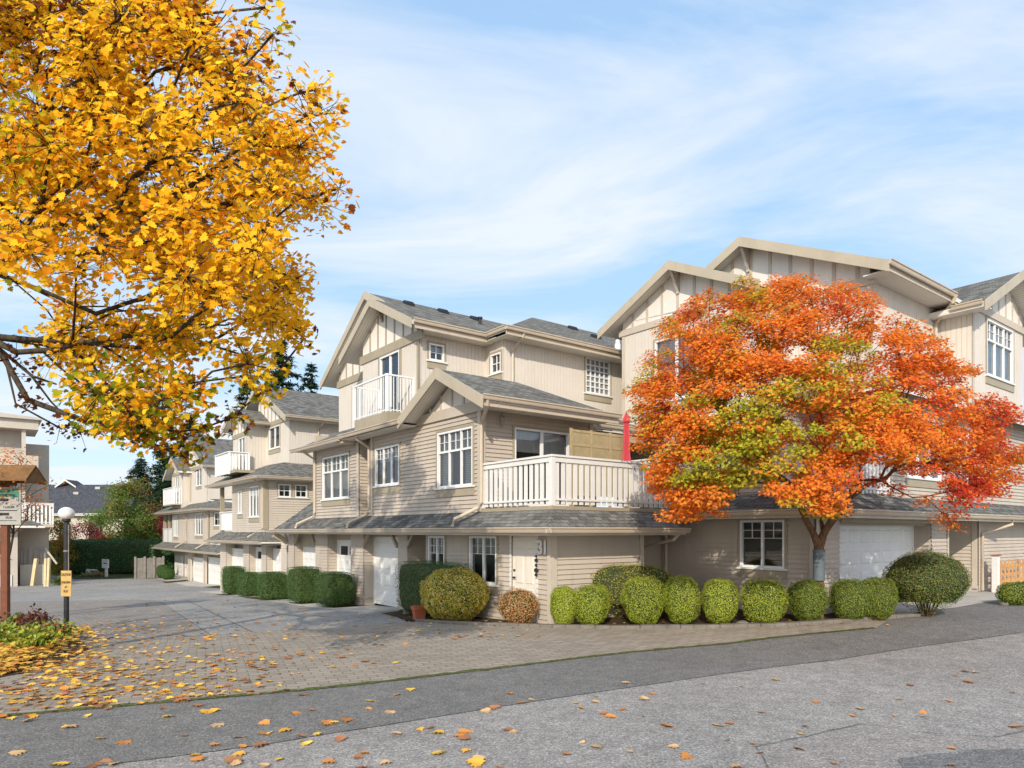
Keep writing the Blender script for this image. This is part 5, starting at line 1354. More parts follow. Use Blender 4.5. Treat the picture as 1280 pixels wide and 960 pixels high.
    leaves('crown', np.array(P), np.array(N), np.array(S), np.array(C), *SMALL5, M['leaf'], T)
    sl = MB(); sl.tube([(0, 0, .95), (0, 0, 1.6)], .128, 20); sl.tube([(0, 0, .93), (0, 0, .98)], .132, 20); sl.tube([(0, 0, 1.58), (0, 0, 1.63)], .135, 20)
    tag(sl.build('trunk_guard', M['sleeve'], T), 'blue grey metal sleeve round the trunk')
red_maple()
# ---------------------------------------------------------------- clipped bushes and hedges
def shrub_mesh(seed, dims, shape, n, size, cols, core=.86, lump=.05, skirt=0.0, open_base=0.0):
    """foliage of a clipped bush, base at z=0: dims (x, y, z) full size; shape = superellipse exponent"""
    rr = random.Random(seed); ax, ay, az = dims[0]/2, dims[1]/2, dims[2]/2
    P, N, S, C = [], [], [], []
    def surf(d):
        e = shape; k = (abs(d.x)**e+abs(d.y)**e+abs(d.z)**e)**(-1/e); return d*k
    for _ in range(n):
        d = Vector((rr.gauss(0, 1), rr.gauss(0, 1), rr.gauss(0, 1))).normalized(); s = surf(d)
        if s.z < -.96 and rr.random() < .7: continue
        nn = Vector((abs(s.x)**(shape-1)*math.copysign(1, s.x)/ax, abs(s.y)**(shape-1)*math.copysign(1, s.y)/ay, abs(s.z)**(shape-1)*math.copysign(1, s.z)/az)).normalized()
        lz = s.z
        tap = 1-skirt*max(0, -lz)
        dep = 1-rr.random()**2*.14
        l = 1+lump*noise.noise(d*2.2+Vector((seed, 0, 0)))+lump*.6*noise.noise(d*5+Vector((0, seed, 0)))
        p = Vector((s.x*ax*tap, s.y*ay*tap, s.z*az))*l*dep; p.z += az
        if p.z < open_base*dims[2] and rr.random() < .8: continue
        P.append(tuple(p))
        v = nn+Vector((rr.gauss(0, .42), rr.gauss(0, .42), rr.gauss(.15, .42))); N.append(tuple(v.normalized())); S.append(size*rr.uniform(.7, 1.3))
        pick = (rr.random()+.35*noise.noise(p*2.4+Vector((seed, 4, 0)))) % 1.0
        acc = 0; col = cols[-1][1]
        for w, c in cols:
            acc += w
            if pick < acc: col = c; break
        C.append(col*rr.uniform(.86, 1.12))
    return np.array(P), np.array(N), np.array(S), np.array(C), surf, (ax, ay, az)
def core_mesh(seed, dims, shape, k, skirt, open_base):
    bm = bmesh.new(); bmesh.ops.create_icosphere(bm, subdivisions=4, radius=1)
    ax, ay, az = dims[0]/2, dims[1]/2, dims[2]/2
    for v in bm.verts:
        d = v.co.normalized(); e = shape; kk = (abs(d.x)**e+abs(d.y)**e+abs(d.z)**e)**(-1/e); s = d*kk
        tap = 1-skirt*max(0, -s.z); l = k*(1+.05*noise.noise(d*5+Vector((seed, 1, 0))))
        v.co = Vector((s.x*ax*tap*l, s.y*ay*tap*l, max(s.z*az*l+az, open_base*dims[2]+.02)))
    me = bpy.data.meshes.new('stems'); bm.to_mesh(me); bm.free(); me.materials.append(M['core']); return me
def stems(T, dims, n, seed, r=.012, spread=.55):
    rr = random.Random(seed); mb = MB()
    for _ in range(n):
        a = rr.uniform(0, 6.28); q = math.sqrt(rr.random()); x, y = math.cos(a)*q, math.sin(a)*q
        p0 = (x*.09, y*.09, -.03); p1 = (x*dims[0]*.2, y*dims[1]*.2, dims[2]*.25); p2 = (x*dims[0]*spread*.7, y*dims[1]*spread*.7, dims[2]*.62)
        mb.tube([p0, p1, p2], r, 5, 0, False, r*.5)
    return mb.build('stem', M['redbark'], T)
def shrub(name, label, cat, loc, dims, shape=2.4, n=3600, size=.045, cols=None, seed=1, rz=0.0, lump=.05, skirt=.12, open_base=0.0, group=None, nstem=7, core=.88):
    T = empty(name, loc, label, cat, rz, group)
    P, N, S, C, *_ = shrub_mesh(seed, dims, shape, n, size, cols, lump=lump, skirt=skirt, open_base=open_base)
    f = leaves('foliage', P, N, S, C, *OVAL, M['shrubleaf'], T)
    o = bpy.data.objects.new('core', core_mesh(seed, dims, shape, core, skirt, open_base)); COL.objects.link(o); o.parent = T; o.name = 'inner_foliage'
    stems(T, dims, nstem, seed)
    return T
box_lime = [(.38, lin(178, 188, 58)), (.34, lin(150, 166, 46)), (.16, lin(112, 136, 38)), (.12, lin(204, 200, 88))]
box_mid = [(.3, lin(146, 158, 56)), (.4, lin(114, 132, 44)), (.25, lin(84, 104, 34)), (.05, lin(160, 138, 66))]
hedge_dk = [(.45, lin(60, 94, 40)), (.35, lin(80, 114, 50)), (.2, lin(104, 136, 62))]
gold_bush = [(.24, lin(226, 196, 62)), (.26, lin(186, 184, 58)), (.12, lin(206, 132, 56)), (.24, lin(128, 144, 46)), (.14, lin(244, 226, 170))]
rust_bush = [(.32, lin(178, 116, 70)), (.26, lin(206, 142, 86)), (.2, lin(138, 128, 66)), (.22, lin(224, 176, 126))]
mixed_bush = [(.3, lin(150, 160, 60)), (.36, lin(182, 182, 70)), (.18, lin(196, 148, 80)), (.16, lin(116, 130, 48))]
big_bush = [(.36, lin(104, 120, 50)), (.28, lin(82, 98, 40)), (.18, lin(140, 114, 56)), (.18, lin(132, 144, 66))]

def by_px(u, vb, wpx, vt, depth=None):
    """base point and size of a bush from its outline in the photograph"""
    x, y, z = at(u, vb); w = wpx*y/FPX; h = (vb-vt)*y/FPX
    d = depth or w
    return (x*(1+d*.35/y), y+d*.35, gz(x, y+d*.35)), (w, d, h*1.03)
balls = [(703, 782, 33, 735, 'small lime green boxwood ball nearest the entrance corner, half behind its neighbour', box_lime), (739, 784, 45, 735, 'lime boxwood ball in front of the loose leggy hedge, left of it', box_lime),
         (804, 784, 49, 726, 'tall lime boxwood ball in front of the leggy hedge', box_lime), (851, 783, 45, 724, 'tallest lime boxwood ball, at the right end of the leggy hedge', box_lime),
         (899, 783, 45, 728, 'bright boxwood ball under the left edge of the ground floor window', box_lime), (953, 783, 52, 728, 'wide bright boxwood ball right under the window', box_lime),
         (1007, 780, 45, 729, 'dark green boxwood ball against the maple trunk', box_mid), (1060, 778, 47, 728, 'green boxwood ball just past the maple trunk, before the garage', box_mid), (1096, 777, 41, 726, 'green boxwood ball touching the mushroom shaped bush', box_mid)]
for i, (u, vb, w, vt, lab, cols) in enumerate(balls):
    loc, dims = by_px(u, vb, w, vt)
    loc = (loc[0], loc[1]-(.34 if i == 0 else .08), loc[2]+.02)
    shrub('boxwood_ball', lab, 'bush', loc, dims, 2.9+.2*(i % 3), 14000, .025, cols, 20+i, i*1.1, .10, .26, .04, group='clipped boxwood balls along the kerb')
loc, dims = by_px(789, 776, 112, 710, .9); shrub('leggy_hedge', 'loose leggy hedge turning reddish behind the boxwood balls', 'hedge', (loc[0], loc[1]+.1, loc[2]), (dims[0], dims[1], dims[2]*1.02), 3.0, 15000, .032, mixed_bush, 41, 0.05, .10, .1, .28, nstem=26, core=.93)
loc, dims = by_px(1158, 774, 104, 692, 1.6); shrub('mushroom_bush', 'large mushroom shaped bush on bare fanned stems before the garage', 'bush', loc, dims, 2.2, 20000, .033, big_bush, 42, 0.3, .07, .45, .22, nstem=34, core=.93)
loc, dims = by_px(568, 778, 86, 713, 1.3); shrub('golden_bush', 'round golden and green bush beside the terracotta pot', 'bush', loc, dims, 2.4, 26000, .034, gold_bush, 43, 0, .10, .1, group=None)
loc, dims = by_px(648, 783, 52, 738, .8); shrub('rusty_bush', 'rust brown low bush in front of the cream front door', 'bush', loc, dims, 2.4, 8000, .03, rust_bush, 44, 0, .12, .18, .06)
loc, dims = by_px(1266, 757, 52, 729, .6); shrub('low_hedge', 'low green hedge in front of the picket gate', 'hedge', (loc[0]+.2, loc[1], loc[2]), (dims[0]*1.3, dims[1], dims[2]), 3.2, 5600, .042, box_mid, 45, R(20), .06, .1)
hedges = [(543, 764, 66, 702, 1.1, 'dark square hedge behind the golden bush'), (418, 753, 44, 713, 1.1, 'square hedge between the first two white garage doors'), (380, 747, 38, 706, 1.1, 'tall square hedge beside the far garage door of the near townhouse'),
          (341, 742, 33, 713, 1.1, 'low square hedge, first of the pair at the gap between the townhouses'), (312, 743, 28, 714, 1.0, 'rounded square hedge at the second townhouse corner'), (292, 738, 28, 706, 1.0, 'upright hedge by the second townhouse garage'),
          (210, 731, 16, 710, 1.0, 'small dark hedge ball at the farthest garage doors'), (204, 727, 14, 705, 1.0, 'dark hedge block behind the small hedge ball, farthest of all')]
for i, (u, vb, w, vt, d, lab) in enumerate(hedges):
    loc, dims = by_px(u, vb, w, vt, d)
    if i:                                        # stand them clear of the house fronts
        pf = -.75 if i < 4 else -.5 if i < 6 else 1.5
        q, _ = on_p(u, vb, pf); x, y, _ = W(pf, q); zb = gz(x, y); k = y/FPX
        zt = CAMH+(HZ-vt)*k; loc = (x, y, zb); dims = (d, w*k*1.04, (zt-zb)*.95)
    else:
        q0_, q1_ = on_p(581, 735, -.72)[0], on_p(508, 735, -.72)[0]; q = (q0_+q1_)/2; x, y, _ = W(-.72, q); zb = gz(x, y)
        loc = (x, y, zb); dims = (.95, q1_-q0_, CAMH+(HZ-702)*y/FPX-zb)
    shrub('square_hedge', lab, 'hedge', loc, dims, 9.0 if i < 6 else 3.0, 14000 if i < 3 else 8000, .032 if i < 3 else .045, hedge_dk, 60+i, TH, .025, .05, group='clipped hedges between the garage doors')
loc, dims = by_px(368, 748, 22, 737, .7); shrub('low_shrub', 'low yellow green mound beside the tall square hedge', 'bush', loc, dims, 2.2, 1500, .05, box_mid, 71, 0, .1, 0)
loc, dims = by_px(431, 757, 34, 750, .5); shrub('low_shrub', 'flat ground hugging tuft at the foot of the square hedge', 'bush', loc, dims, 2.2, 900, .05, box_mid, 72, 0, .1, 0)
loc, dims = by_px(272, 729, 9, 716, .5); shrub('low_shrub', 'little tan bush against the far cream garage wall', 'bush', loc, dims, 2.2, 700, .07, mixed_bush, 73, 0, .1, 0)

# ---------------------------------------------------------------- loose bushes and trees further off
def loose_tree(name, label, cat, base, height, width, n, size, cols, seed, trunk=.15, crown_from=.2, clumps=40, tmpl=OVAL, bark='bark', group=None, shape=1.0, per=None):
    rr = random.Random(seed); T = empty(name, base, label, cat, 0, group)
    cl = []
    for k in range(clumps):
        t = rr.random(); h = height*(crown_from+(1-crown_from)*t)
        rad = width/2*math.sin(math.pi*min(1, .12+.80*t**shape)); a = rr.uniform(0, 6.283); q = rad*math.sqrt(rr.random())
        cl.append(Vector((math.cos(a)*q, math.sin(a)*q, h*.96)))
    nodes, par, tips = grow([(0, 0, -.2), (0, 0, height*crown_from*.6), (.02*height, 0, height*.35)], cl, height*.08, wob=height*.01)
    limbs('trunk', nodes, par, M[bark], T, height*.0018, .5, trunk, 7)
    P, N, S, C = [], [], [], []
    cr = width*.17
    for i, c in enumerate(cl):
        cc = rr.random()+.5*noise.noise(c*(3/height)+Vector((seed, 0, 0)))
        for k in range(n//clumps):
            d = Vector((rr.gauss(0, 1), rr.gauss(0, 1), rr.gauss(0, .75))).normalized()*cr*rr.random()**.5
            P.append(tuple(c+d)); N.append(tuple(Vector((rr.gauss(0, .6), rr.gauss(0, .6)-.2, rr.gauss(.6, .5))).normalized())); S.append(size*rr.uniform(.7, 1.3))
            pick = .6*cc+.4*rr.random(); acc = 0; col = cols[-1][1]
            for w, c_ in cols:
                acc += w
                if pick < acc: col = c_; break
            C.append(col*rr.uniform(.78, 1.18))
    leaves('crown', np.array(P), np.array(N), np.array(S), np.array(C), *tmpl, M['leaf'], T); return T
def conifer(label, base, height, width, seed, cols, group='conifers behind the townhouses'):
    rr = random.Random(seed); T = empty('conifer', base, label, 'tree', 0, group)
    tr = MB(); tr.tube([(0, 0, -.3), (0, 0, height*.5), (.1, 0, height)], height*.014, 8, 0, True, .03)
    P, N, S, C = [], [], [], []
    z = height*.06
    while z < height*.99:
        t = z/height; r = width/2*(1-t)**.8*(.8+.4*rr.random())+.25
        for k in range(max(4, int(9*(1-t)+4))):
            a = rr.uniform(0, 6.283); L = r*rr.uniform(.7, 1.15); dx, dy = math.cos(a), math.sin(a)
            rise = .25*(t-.35)
            tip = Vector((dx*L, dy*L, z+L*rise-.12*L)); mid = Vector((dx*L*.5, dy*L*.5, z+L*rise*.5+.03*L))
            tr.tube([(0, 0, z), mid, tip], .045*(1-t)+.015, 3, 0, False, .008)
            m = int(18+L*34)
            for j in range(m):
                f = rr.random()**.7; p = (mid.lerp(tip, (f-.4)/.6) if f > .4 else Vector((0, 0, z)).lerp(mid, f/.4))
                side = (rr.random()-.5)*L*.55*(1-abs(f-.55))
                p = p+Vector((-dy*side, dx*side, -abs(side)*.25+rr.gauss(0, .06)))
                P.append(tuple(p)); N.append((rr.gauss(0, .35)+dx*.2, rr.gauss(0, .35)+dy*.2, 1)); S.append(rr.uniform(.3, .62)*(height/18)**.3)
                C.append((cols[0] if rr.random() < .55 else cols[1])*rr.uniform(.7, 1.25))
        z += height*.021*rr.uniform(.8, 1.2)
    tr.build('trunk', M['bark'], T)
    tm = ([(0, 0, 0), (.14, .35, .02), (.05, 1, -.1), (-.05, 1, -.1), (-.14, .35, .02)], [[0, 1, 2, 3, 4]])
    leaves('crown', np.array(P), np.array(N), np.array(S), np.array(C), *tm, M['leaf'], T); return T
dkg = (lin(46, 72, 46), lin(66, 92, 56)); dkb = (lin(52, 76, 58), lin(74, 98, 70))
for (u, vt, Y, wd, sd, lab, cc) in ((352, 424, 74, 14, 101, 'tall dark conifer rising behind the second townhouse roof', dkg), (308, 470, 80, 8, 102, 'dark conifer just left of the tallest conifer', dkg), (238, 515, 84, 10, 103, 'broad dark conifer above the farthest gable', dkb),
                                    (176, 572, 90, 9, 104, 'lower blue green conifer beside the autumn tree', dkb), (205, 552, 88, 8, 105, 'conifer between the autumn tree and the farthest gable', dkg), (388, 452, 82, 8, 106, 'conifer at the edge of the near townhouse roof', dkg)):
    x, y, zt = at_depth(u, vt, Y); conifer(lab, (x, Y, -1.8), zt+1.8, wd, sd, cc)
greenred = [(.42, lin(112, 136, 62)), (.26, lin(140, 152, 76)), (.16, lin(88, 112, 52)), (.12, lin(196, 136, 80)), (.04, lin(206, 100, 84))]
x, y, z = at_depth(160, 600, 73); loose_tree('autumn_tree', 'green tree tinged orange and red beyond the hedge', 'tree', (x, y, -1.8), z+1.8, 7.2, 15000, .24, greenred, 201, .16, .12, 70)
x, y, z = at_depth(196, 640, 76); loose_tree('autumn_tree', 'pinkish red tree at the farthest townhouse corner', 'tree', (x, y, -1.8), z+2.4, 3.6, 4200, .2, [(.5, lin(206, 84, 84)), (.3, lin(222, 130, 110)), (.2, lin(120, 120, 60))], 202, .12, .15, 40)
x, y, z = at_depth(72, 650, 63); loose_tree('autumn_shrub', 'golden shrub against the dark hedge end', 'shrub', (x, y, -1.8), z+1.8, 3.6, 5200, .16, [(.4, lin(186, 150, 66)), (.35, lin(132, 132, 58)), (.25, lin(168, 108, 50))], 203, .1, .08, 44)
x, y, z = at_depth(104, 656, 69); loose_tree('autumn_shrub', 'dark purple red shrub peeping over the hedge', 'shrub', (x, y, -1.8), z+1.9, 4.6, 3000, .17, [(.6, lin(116, 42, 54)), (.4, lin(156, 70, 70))], 204, .1, .25, 40)
x, y, z = at_depth(119, 662, 70); loose_tree('autumn_shrub', 'small tan and red shrub above the hedge, nearer the green tree', 'shrub', (x, y, -1.8), z+1.9, 3.0, 2200, .16, [(.5, lin(190, 130, 80)), (.5, lin(140, 56, 56))], 205, .1, .3, 30)
x, y, z = at_depth(2, 566, 21.2); zg = gz(x, y); loose_tree('autumn_sapling', 'orange leaved young tree behind the notice board roof', 'tree', (x, y+.3, zg), z-zg+.2, 2.7, 900, .085, [(.5, lin(240, 160, 80)), (.3, lin(228, 130, 66)), (.2, lin(244, 190, 130))], 207, .035, .60, 46, SMALL5)
# long far hedge
def far_hedge():
    x0, x1, y = -45.2, -31.8, 65.5; zb = -1.8; L = x1-x0; h = 3.25
    T = empty('tall_hedge', ((x0+x1)/2, y, zb), 'long tall dark green hedge closing the end of the lane', 'hedge', R(4))
    P, N, S, C, *_ = shrub_mesh(300, (L, 2.4, h), 7, 26000, .15, [(.5, lin(34, 78, 36)), (.35, lin(52, 100, 48)), (.15, lin(78, 124, 60))], lump=.03)
    leaves('foliage', P, N, S, C, *OVAL, M['shrubleaf'], T)
    o = bpy.data.objects.new('inner_foliage', core_mesh(300, (L, 2.4, h), 7, .93, 0, 0)); COL.objects.link(o); o.parent = T
far_hedge()

# ---------------------------------------------------------------- low plants in the left bed
def perennial(label, u, v, h, w, cols, seed, n=260, size=.13):
    rr = random.Random(seed); x, y, z = at(u, v); T = empty('bedding_plant', (x, y, z), label, 'plant', 0, 'plants in the bed by the lamp post')
    st = MB(); P, N, S, C = [], [], [], []
    for k in range(26):
        a = rr.uniform(0, 6.28); q = math.sqrt(rr.random()); tip = Vector((math.cos(a)*q*w/2, math.sin(a)*q*w/2, h*rr.uniform(.5, 1)*(1-.4*q)))
        st.tube([(tip.x*.15, tip.y*.15, -.02), tip*.55+Vector((0, 0, h*.12)), tip], .007, 4, 0, False, .003)
        for j in range(n//26):
            p = tip*(rr.uniform(.45, 1.0))+Vector((rr.gauss(0, .06), rr.gauss(0, .06), rr.gauss(.02, .05))); P.append(tuple(p))
            N.append(tuple(Vector((rr.gauss(0, .6), rr.gauss(0, .6)-.2, rr.gauss(.7, .4))).normalized())); S.append(size*rr.uniform(.6, 1.2))
            C.append(cols[min(len(cols)-1, int(rr.random()*len(cols)))]*rr.uniform(.75, 1.15))
    st.build('stem', M['redbark'], T); leaves('foliage', np.array(P), np.array(N), np.array(S), np.array(C), *OVAL, M['shrubleaf'], T)
gy = [lin(128, 150, 44), lin(172, 176, 60), lin(96, 122, 36)]
perennial('yellow green leafy plant left in the bed, nearest the frame edge', 8, 808, .62, 1.1, gy, 1, 420)
perennial('spreading green plant with yellowing leaves in front of the lamp post bed', 42, 812, .62, 1.2, gy+[lin(206, 190, 70)], 2, 520)
perennial('green plant with reddish tips close to the lamp post', 66, 802, .55, 1.0, gy+[lin(170, 90, 60)], 3, 420)
perennial('purple red leaved plant at the back of the bed', 44, 790, .75, .9, [lin(96, 44, 42), lin(128, 66, 52), lin(92, 82, 54)], 4, 300)
perennial('dark reddish sprig beside the notice board post', 20, 784, .5, .8, [lin(120, 60, 44), lin(90, 96, 50)], 5, 260)
x, y, z = at(68, 733)
perennial('weedy green tuft beside the leaning bollards', 74, 731, .9, 1.6, [lin(90, 112, 50), lin(120, 136, 64)], 6, 300, .22)
perennial('straw coloured tuft under the little white board', 119, 721, .5, 2.4, [lin(150, 132, 90), lin(120, 112, 70)], 7, 360, .25)

# ---------------------------------------------------------------- fallen leaves
def litter():
    rr = random.Random(77); P, N, S, C = [], [], [], []
    gold, amb, org, brn, tan = lin(240, 196, 84), lin(230, 172, 68), lin(212, 142, 74), lin(170, 118, 82), lin(214, 176, 128)
    def put(x, y, z, s, dull=0.0):
        P.append((x, y, z)); N.append(tuple(Vector((rr.gauss(0, .14), rr.gauss(0, .14), 1)).normalized())); S.append(s)
        t = rr.random(); c = (gold if t < .46 else amb if t < .8 else org if t < .95 else brn)
        if rr.random() < dull: c = (org, tan, brn)[rr.randrange(3)]
        C.append(c*rr.uniform(.8, 1.1))
    # thick drift in the bed
    for _ in range(4200):
        u, v = rr.uniform(-40, 135), rr.uniform(786, 845)
        if v > 848-.46*max(0, u+10)+rr.gauss(0, 4) and rr.random() < .9: continue
        if v < 792 and u > 112: continue
        x, y, z = at(u, v); put(x, y, z+.02+rr.random()*.10, rr.uniform(.08, .16))
    # thinning out over the brick paving
    k = 0
    while k < 1250:
        u, v = rr.gauss(170, 170), rr.uniform(775, 905)
        if u > 700 or v > 900-.10*u: continue
        dens = math.exp(-max(0, u-150)/190)*(1 if v < 880 else .5)
        if rr.random() > dens*(.35+.65*(noise.noise(Vector((u*.012, v*.03, 0)))+.5)): continue
        x, y, z = at(u, v); put(x, y, z+.016+rr.random()*.012, rr.uniform(.07, .15), .4 if u < 300 else .65); k += 1
    # single leaves on the asphalt and the lane
    for _ in range(80):
        u, v = rr.uniform(0, 620), rr.uniform(860, 960)
        if v < 905-.1*u: continue
        x, y, z = at(u, v); put(x, y, z+.012, rr.uniform(.09, .19), .6)
    for _ in range(58):
        u, v = rr.uniform(560, 1280), rr.uniform(835, 960)
        x, y, z = at(u, v); put(x, y, z+.012, rr.uniform(.06, .17), .95)
    for _ in range(260):
        u, v = rr.uniform(90, 680), rr.uniform(745, 800)
        x, y, z = at(u, v); put(x, y, z+.016, rr.uniform(.07, .15), .6)
    for _ in range(110):
        u = rr.uniform(480, 1120); x, y, z = at(u, rr.uniform(776, 786)); put(x, y+.35, gz(x, y+.35)+.03, rr.uniform(.05, .1), .9)
    o = leaves('fallen_leaves', np.array(P), np.array(N), np.array(S), np.array(C), *MAPLE, M['dryleaf'], None, kind='stuff')
litter()

# ---------------------------------------------------------------- street furniture
M['cedar_dark'] = paint('cedar_shake', (.20, .10, .035, 1), .8, .25, 5)
def globe_mat():
    t = NT('opal_globe'); co = t.coord('Object')
    b = t.principled(t.ramp(t.noise(co, 5, 4), [(.35, (.70, .66, .60)), (.65, (.82, .79, .74))]), .3, .5); b.inputs['Subsurface Weight'].default_value = .15; return t.m
M['globe'] = globe_mat()
def lamp():
    x, y, z = at(83, 788); T = empty('lamp_post', (x, y, z), 'dark lamp post with a white globe and a yellow caution sign', 'lamp post', R(-6))
    H = CAMH+(HZ-651)*y/FPX-z
    mb = MB(); mb.tube([(0, 0, -.1), (0, 0, H)], .062, 14); mb.tube([(0, 0, -.02), (0, 0, .05)], .1, 14); mb.build('pole', M['darkmetal'], T)
    mb = MB(); mb.tube([(.075, -.02, H*.45), (.075, -.02, H-.1)], .012, 6)
    for zz in (H*.47, H*.72): mb.tube([(0, 0, zz), (0, 0, zz+.03)], .068, 14)
    mb.build('conduit', M['greywood'], T)
    mb = MB(); mb.lathe([(.062, H-.04), (.10, H), (.10, H+.05), (.07, H+.07)], 20); mb.build('collar', M['darkmetal'], T)
    bm = bmesh.new(); bmesh.ops.create_uvsphere(bm, u_segments=28, v_segments=18, radius=.19)
    for v in bm.verts: v.co.z = v.co.z*.88+H+.19
    me = bpy.data.meshes.new('globe'); bm.to_mesh(me); bm.free(); me.materials.append(M['globe'])
    me.polygons.foreach_set('use_smooth', [True]*len(me.polygons)); o = bpy.data.objects.new('globe', me); COL.objects.link(o); o.parent = T
    zb = CAMH+(HZ-745)*y/FPX-z; zt = CAMH+(HZ-713)*y/FPX-z
    mb = MB(); mb.box((-.075, -.10, zb), (.215, -.085, zt)); s = mb.build('sign', M['yellowsign'], T, bevel=.004)
    mb = MB()
    for zz in (zb+.1, zt-.1): mb.tube([(0, -.085, zz), (0, -.06, zz)], .015, 6)
    mb.build('sign_clamp', M['darkmetal'], s)
    h = zt-zb
    for t, f, sz in (('CAUTION', .84, .078), ('CHILDREN', .54, .07), ('AT', .36, .07), ('PLAY', .19, .075)):
        text(t, sz*1.12, s, M['black'], (.07, -.102, zb+h*f), (R(90), 0, 0), ex=.0015, sx=.68)
lamp()
def board():
    X, Y, z = at(3, 778); yb = Y
    T = empty('notice_board', (X-.55, yb, gz(X-.55, yb)), 'beige and green resident notice board on redwood posts under a little roof', 'notice board', R(8))
    zg = gz(X-.55, yb)
    zz = lambda v: CAMH+(HZ-v)*yb/FPX-zg
    xr = (24-CX)/FPX*yb-(X-.55); xp = (7-CX)/FPX*yb-(X-.55); xl = xr-1.9
    mb = MB(); mb.box((xp-.2, -.02, -.2), (xp, .16, zz(603))); mb.build('post', M['redwood'], T, bevel=.008)
    mb = MB(); mb.box((xl-.02, -.02, -.2), (xl+.18, .16, zz(603))); mb.build('post', M['redwood'], T, bevel=.008)
    mb = MB(); mb.box((xl, -.08, zz(656)), (xr, -.03, zz(609))); p = mb.build('panel', M['beigesign'], T, bevel=.006)
    mb = MB(); a, b = zz(621.5), zz(611)
    mb.box((xl+.05, -.088, a), (xr-.05, -.081, b)); h_ = mb.build('header', M['greensign'], p)
    m2 = MB()
    for k, (v0, v1, x1) in enumerate(((613.2, 615.6, 11), (617.6, 619.8, 17.5))): m2.box((xl+.3, -.093, zz(v1)), ((x1-CX)/FPX*yb-(X-.55), -.0885, zz(v0)))
    m2.build('lettering', M['deepgreen'], h_)
    mb = MB()
    for v0, v1, r in ((623, 626.5, 9.8), (641, 644.2, 10.5)): mb.box((xl+.3, -.088, zz(v1)), ((r-CX)/FPX*yb-(X-.55), -.081, zz(v0)))
    mb.box((xl+.1, -.086, zz(638.6)), (xr-.1, -.081, zz(637.6))); mb.box((xl+.1, -.086, zz(651)), (xr-.12, -.081, zz(650.4))); mb.build('bar', M['black'], p)
    xt = (9.5-CX)/FPX*yb-(X-.55)
    for body, v, dx in (('7  8', 629.2, -.1), ('11,18,30', 634, .0), ('29,30', 647, .02)): text(body, .085, p, M['black'], (xt+dx, -.084, zz(v)), (R(90), 0, 0), ex=.001)
    mb = MB(); xr2 = (40-CX)/FPX*yb-(X-.55); zt = zz(588); zb = zz(602)
    mb.prism([(xl-.4, -.55, zb), (xr2, -.55, zb), (xr2, .0, zt+.12), (xl-.4, .0, zt+.12)], (0, 0, .06)); mb.prism([(xl-.4, .65, zb), (xr2, .65, zb), (xr2, .0, zt+.12), (xl-.4, .0, zt+.12)], (0, 0, .06))
    mb.prism([(xr2-.06, -.55, zb-.05), (xr2-.06, .65, zb-.05), (xr2-.06, 0.05, zt+.1)], (.05, 0, 0)); mb.box((xl-.2, -.02, zb-.12), (xp+.2, .14, zb+.02)); mb.build('roof', M['cedar_dark'], T)
board()
def bollard(u, v, ut, vt, lab, w=.17):
    x, y, z = at(u, v); xt, _, zt = at_depth(ut, vt, y)
    T = empty('wooden_bollard', (x, y, z), lab, 'bollard', 0, 'pale wooden bollards')
    mb = MB(); mb.beam((0, 0, -.1), (xt-x, 0, zt-z), w, w); mb.build('post', M['palewood'], T, bevel=.012)
    mb = MB(); d = Vector((xt-x, 0, zt-z)).normalized(); mb.beam(Vector((xt-x, 0, zt-z)), Vector((xt-x, 0, zt-z))+d*.05, w*.8, w*.8); mb.build('cap', M['palewood'], T)
bollard(40.5, 732, 45.5, 699, 'pale wooden bollard leaning to the right, apart from the pair', .24)
bollard(56.5, 733, 57.5, 699, 'pale wooden bollard, left one of the touching pair')
bollard(60, 733, 61.5, 698, 'pale wooden bollard, right one of the touching pair')
def pot():
    x, y, z = at(523, 775); T = empty('flower_pot', (x, y+.1, z), 'square rimmed terracotta pot at the foot of the square hedge', 'pot', R(25))
    mb = MB(); w = .155; h = .36
    def ring(r, zz): return [(-r, -r, zz), (r, -r, zz), (r, r, zz), (-r, r, zz)]
    R_ = [ring(w*.8, 0), ring(w, h*.72), ring(w*1.12, h*.74), ring(w*1.16, h), ring(w*1.0, h), ring(w*.95, h*.85)]
    for a, b in zip(R_, R_[1:]):
        for k in range(4): mb.face([a[k], a[(k+1) % 4], b[(k+1) % 4], b[k]])
    mb.face(R_[0][::-1]); mb.build('pot', M['terracotta'], T, bevel=.01)
    mb = MB(); mb.face(ring(w*.97, h*.86)); mb.build('soil', M['soil'], T)
pot()
def sign_board():
    x, y, z = at(133, 721); T = empty('sign_post', (x, y, z), 'white sign on a pale post before the far hedge', 'sign', R(-25))
    s = y/FPX
    mb = MB(); mb.box((-.12, -.06, -.1), (.12, .06, 14*s)); mb.build('post', M['white'], T)
    mb = MB(); mb.box((-6.2*s, -.12, 11*s), (6.2*s, -.062, 22*s)); p = mb.build('panel', M['white'], T)
    mb = MB(); mb.box((-3.5*s, -.128, 16.3*s), (3.5*s, -.121, 17.6*s)); mb.build('lettering', M['black'], p)
    mb = MB(); mb.box((-4.5*s, -.126, 19.5*s), (4.5*s, -.121, 20.1*s)); mb.build('lettering', M['greensign'], p)
    x, y, z = at(114, 720); T = empty('low_board', (x, y, z), 'low white board with green lettering at the hedge foot', 'sign', R(-25)); s = y/FPX
    mb = MB(); mb.box((-9*s, -.05, 2*s), (10*s, .05, 8.5*s)); p = mb.build('panel', M['white'], T)
    mb = MB(); mb.box((-9*s, .0, -.1), (-8*s, .12, 7*s)); mb.box((9*s, .0, -.1), (10*s, .12, 7*s)); mb.build('leg', M['greywood'], T)
    mb = MB(); mb.box((-2*s, -.058, 5*s), (8*s, -.051, 7*s)); mb.build('lettering', M['greensign'], p)
sign_board()
